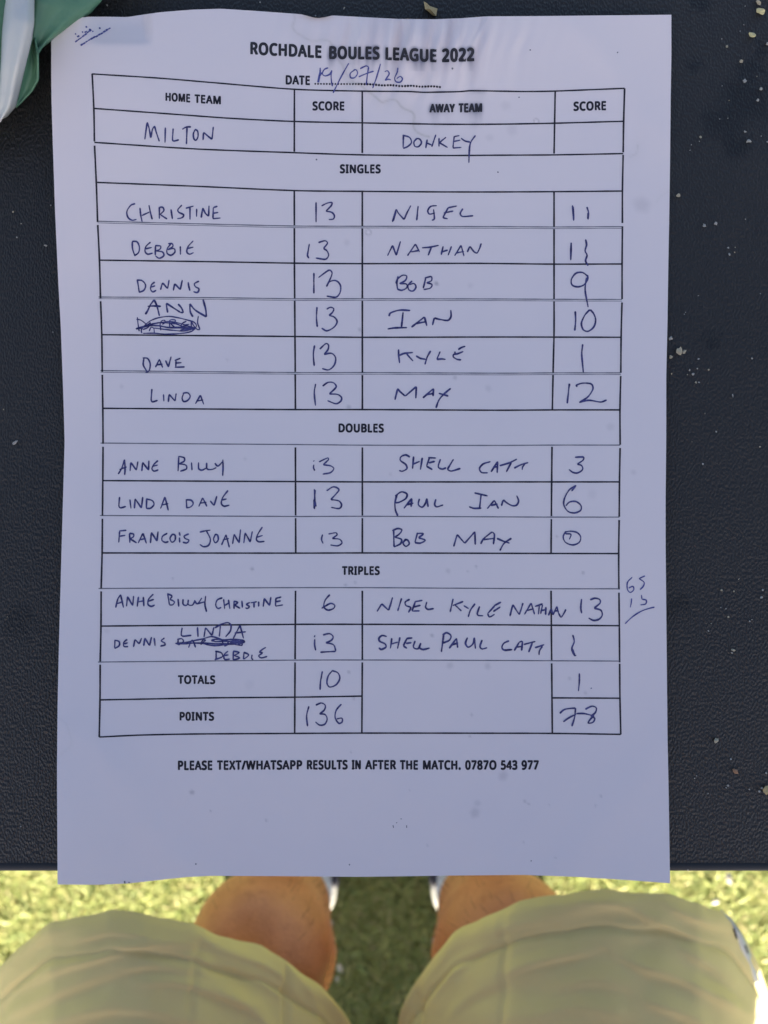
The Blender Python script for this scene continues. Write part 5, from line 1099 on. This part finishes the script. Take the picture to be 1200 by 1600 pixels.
for s in (-1, 1):
    CREASE[s] = [(cat(c_, 14), am, wd) for c_, am, wd in CREASE_PX[s]]
    up = [tuple(P(q[0], q[1] + 2.5 * math.sin(q[0] / 17.0) + 1.5 * math.sin(q[0] / 7.3), q[2])) for q in [tuple(r_) for r_ in resample(HEM[s], 46)]]
    if s == 1: up = up[::-1]                       # outer side first
    upr = smooth_open(resample(up, NUP), 4)
    o0, i0 = upr[0], upr[-1]
    low = [tuple(i0), (s * .045, i0[1] - .015, .375), (s * .11, min(i0[1], o0[1]) - .02, .345), (s * .19, o0[1] - .02, .355), tuple(o0)]
    lor = smooth_open(resample(low, NLO + 2), 8)[1:-1]
    hem = np.vstack([upr, lor])
    # ring at the hip
    au = np.linspace(math.pi, 0, NUP); al = np.linspace(0, -math.pi, NLO + 2)[1:-1]
    ang = np.r_[au, al]
    cx, cy, cz = s * .105, -.70, .505
    hipr = np.stack([cx + s * -.0 + (-s) * -1 * np.cos(ang) * .112 * 1.0, np.full(len(ang), cy), cz + np.sin(ang) * .1], -1)
    if s == -1: hipr[:, 0] = cx + np.cos(ang) * .112
    else: hipr[:, 0] = cx - np.cos(ang) * .112
    NC = NUP + NLO
    fcol = np.r_[np.linspace(0, 1, NUP), np.linspace(1, 0, NLO + 2)[1:-1]]
    upm = np.r_[np.ones(NUP), np.zeros(NLO)]
    base_i = len(shorts_v)
    rows = []
    inn = hem.copy(); cen = hem.mean(0)
    inn = cen + (hem - cen) * 0.955; inn[:, 1] -= .035
    rows.append(inn)
    lip = cen + (hem - cen) * 0.985; lip[:, 1] -= .004; lip[:, 2] -= .006
    rows.append(lip)
    for r in range(NR):
        t = (r / (NR - 1)) ** 1.9
        q = hem * (1 - t) + hipr * t
        # rounded knee: the cloth climbs quickly from the hem and then runs level
        climb = math.sin(min(1, t / 0.16) * math.pi / 2)
        q[:, 2] += upm * np.sin(np.pi * fcol) ** 0.6 * (0.010 * climb - 0.0) * (1 - t)
        yy = t * 0.46
        dq = ZC - q[:, 2]
        qx = 600 + q[:, 0] / dq * F; qy = 800 - q[:, 1] / dq * F
        fold = np.zeros(len(q))
        if r < NR * 0.62:
            for pl, am, wd in CREASE[s]:
                c_ = pl
                dd_ = np.full(len(q), 1e9); sg = np.zeros(len(q)); al = np.zeros(len(q))
                for k_ in range(len(c_) - 1):
                    a0, b0 = c_[k_], c_[k_ + 1]; ab = b0 - a0; L2 = (ab ** 2).sum()
                    tt_ = np.clip(((qx - a0[0]) * ab[0] + (qy - a0[1]) * ab[1]) / L2, 0, 1)
                    ex, ey = qx - a0[0] - tt_ * ab[0], qy - a0[1] - tt_ * ab[1]
                    d_ = np.hypot(ex, ey); m_ = d_ < dd_
                    dd_[m_] = d_[m_]; sg[m_] = np.sign(ab[0] * ey - ab[1] * ex)[m_]; al[m_] = ((k_ + tt_) / (len(c_) - 1))[m_]
                ww = np.where(sg > 0, wd * 0.75, wd * 1.8)
                fold += 1.15 * am * np.exp(-(dd_ / ww) ** 2) * np.sin(np.pi * np.clip(al, 0.02, 0.98)) ** 0.5
            fold *= upm
        ph = fcol * 3.1 + s * 0.7
        fold = fold + 0.0008 * np.sin(2 * np.pi * (yy / 0.021 + 0.8 * np.sin(ph * 1.7) + 0.3 * np.sin(7 * ph))) * np.sin(ph * 3.3 + 40 * yy)
        fold = fold + 0.0018 * np.sin(2 * np.pi * (yy / 0.083 - 0.9 * fcol + 0.3 * s)) * np.sin(ph * 1.7 + 14 * yy)
        amp = min(1, t / 0.02) * (1 - 0.5 * t)
        seam = -0.0000 * np.exp(-((fcol - 0.775) / 0.006) ** 2) + 0.0 * np.exp(-((fcol - 0.79) / 0.010) ** 2)
        # hem band, stitched 2.5 cm behind the edge
        band = 0.0028 * np.exp(-((yy - 0.004) / 0.006) ** 2) - 0.0020 * np.exp(-((yy - 0.0185) / 0.0016) ** 2)
        c = q.mean(0); nv_ = q - c; nv_[:, 1] = 0; nv_ /= np.linalg.norm(nv_, axis=1)[:, None]
        q = q + nv_ * ((fold * amp + seam * min(1, t / .01) + band)[:, None])
        rows.append(q)
    for q in rows: shorts_v += q.tolist()
    for r in range(len(rows) - 1):
        for c in range(NC):
            a = base_i + r * NC + c; b = base_i + r * NC + (c + 1) % NC
            shorts_f.append((a, b, b + NC, a + NC) if s == 1 else (a, a + NC, b + NC, b))
shorts = mesh_obj('shorts', shorts_v, shorts_f, MAT_SHORTS, person, True)
bm = bmesh.new(); add_ell(bm, (0, -.715, .53), (.205, .135, .115))
hips = bm_obj('shorts_seat', bm, MAT_SHORTS, person, True)
# pale pocket lining with two dark stitches that shows at the outer edge of the right leg
def strip(name, rows_, mat, parent):
    n = len(rows_[0]); vs_ = [tuple(P(*q)) for r in rows_ for q in r]
    fs = [(i * n + j, i * n + j + 1, (i + 1) * n + j + 1, (i + 1) * n + j) for i in range(len(rows_) - 1) for j in range(n - 1)]
    o = mesh_obj(name, vs_, fs, mat, parent, True); so = o.modifiers.new('t', 'SOLIDIFY'); so.thickness = 0.001; so.offset = 0
    return o
strip('pocket_lining', [[(1126,1421,.527),(1134,1430,.527),(1142,1436,.524)],[(1140,1445,.522),(1152,1455,.520),(1160,1462,.512)],[(1150,1478,.512),(1164,1486,.508),(1173,1492,.497)],[(1168,1510,.499),(1178,1518,.494),(1182,1522,.486)],[(1185,1555,.474),(1192,1560,.47),(1196,1564,.462)]], plain('lining_white', (0.55, 0.57, 0.55), 0.8, 0.05, 50), person)
strip('lining_stitch', [[(1145,1452,.5225),(1148,1452,.5225)],[(1150,1466,.519),(1153,1466,.519)]], plain('stitch_dark', (0.03, 0.03, 0.04), 0.8), person)
strip('lining_stitch', [[(1164,1478,.5105),(1166,1478,.5105)],[(1168,1489,.506),(1170,1489,.506)]], bpy.data.materials['stitch_dark'], person)

# ---- socks and trainers
MAT_SOCK = plain('sock_cotton', (0.68, 0.70, 0.80), 0.9, 0.08, 200)
MAT_UP = plain('trainer_mesh', (0.62, 0.61, 0.62), 0.8, 0.15, 160, (400, 0.001))
MAT_SOLE = plain('trainer_sole', (0.78, 0.77, 0.72), 0.6, 0.06, 80)
MAT_DARKTR = plain('trainer_trim', (0.03, 0.03, 0.05), 0.7)
for s in (-1, 1):
    bm = bmesh.new()
    add_cap(bm, (s * .1015, -.428, .135), (s * .102, -.45, .06), .0405, .041)
    sk = fuse('sock', bm, MAT_SOCK, 0.005, 2, person)
    bm = bmesh.new()
    add_cap(bm, (s * .1, -.449, .058), (s * .108, -.34, .045), .045, .044); add_cap(bm, (s * .108, -.34, .042), (s * .115, -.255, .034), .045, .036)
    add_ell(bm, (s * .102, -.452, .075), (.042, .033, .035))
    shoe = fuse('trainer', bm, MAT_UP, 0.005, 3, person)
    # sole: outline extruded
    bm = bmesh.new(); n = 40; ring = []
    for z, g_ in ((0.002, 0.95), (0.012, 1.06), (0.026, 1.10), (0.034, 1.04)):
        rr = []
        for i in range(n):
            a = i / n * 2 * math.pi
            y = -.362 + .15 * math.sin(a); wdt = .045 + .006 * math.sin(a)
            rr.append(bm.verts.new((s * (.103 + (.375 + y) * .07) + wdt * g_ * math.cos(a) * (1 - .12 * math.sin(a) ** 8), -.362 + .15 * g_ * math.sin(a), z)))
        ring.append(rr)
    for q, w_ in zip(ring[:-1], ring[1:]):
        for i in range(n): bm.faces.new((q[i], q[(i + 1) % n], w_[(i + 1) % n], w_[i]))
    bm.faces.new(ring[0][::-1]); bm.faces.new(ring[-1])
    bm_obj('sole', bm, MAT_SOLE, shoe, True)
    bm = bmesh.new(); add_cap(bm, (s * .060, -.435, .07), (s * .064, -.36, .06), .007, .009, 12, 4)
    bm_obj('side_trim', bm, MAT_DARKTR, shoe, True)

# ---- the chair under the person (hidden behind the camera's view)
MAT_CH = plain('chair_plastic', (0.55, 0.55, 0.53), 0.5, 0.05)
chair = empty('garden_chair', (0, -.78, 0)); tag(chair, 'white plastic garden chair under the person in olive shorts', 'chair')
def block(x, y0, y1, z0, z1, bev):
    bm = bmesh.new(); bmesh.ops.create_cube(bm, size=1)
    for v in bm.verts: v.co = Vector((v.co.x * 2 * x, y0 if v.co.y < 0 else y1, z0 if v.co.z < 0 else z1))
    bmesh.ops.bevel(bm, geom=list(bm.edges), offset=bev, segments=3, affect='EDGES')
    return bm
bm_obj('seat', block(.20, -.20, .20, .37, .40, .012), MAT_CH, chair, True)
bm_obj('backrest', block(.19, -.23, -.205, .42, .80, .01), MAT_CH, chair, True)
for sx in (-1, 1):
    for sy in (-1, 1):
        bm = bmesh.new(); add_cap(bm, (sx * .17, sy * .17, .36), (sx * .19, sy * .19, .016), .016, .014, 14, 4); bm_obj('leg', bm, MAT_CH, chair, True)
box = empty('sun_block_box', (0, -1.0, 0)); tag(box, 'added white and blue box behind the garden chair, blocking the low sun', 'sun blocker')  # unseen box, added to keep low sun off the grass between the legs
bm_obj('body', block(.185, -.10, .10, 0.002, .25, .02), plain('sun_block_white', (0.6, 0.6, 0.6), 0.5, 0.04), box, True)
bm_obj('lid', block(.19, -.105, .105, .252, .30, .015), plain('sun_block_blue', (0.06, 0.15, 0.4), 0.45, 0.05), box, True)
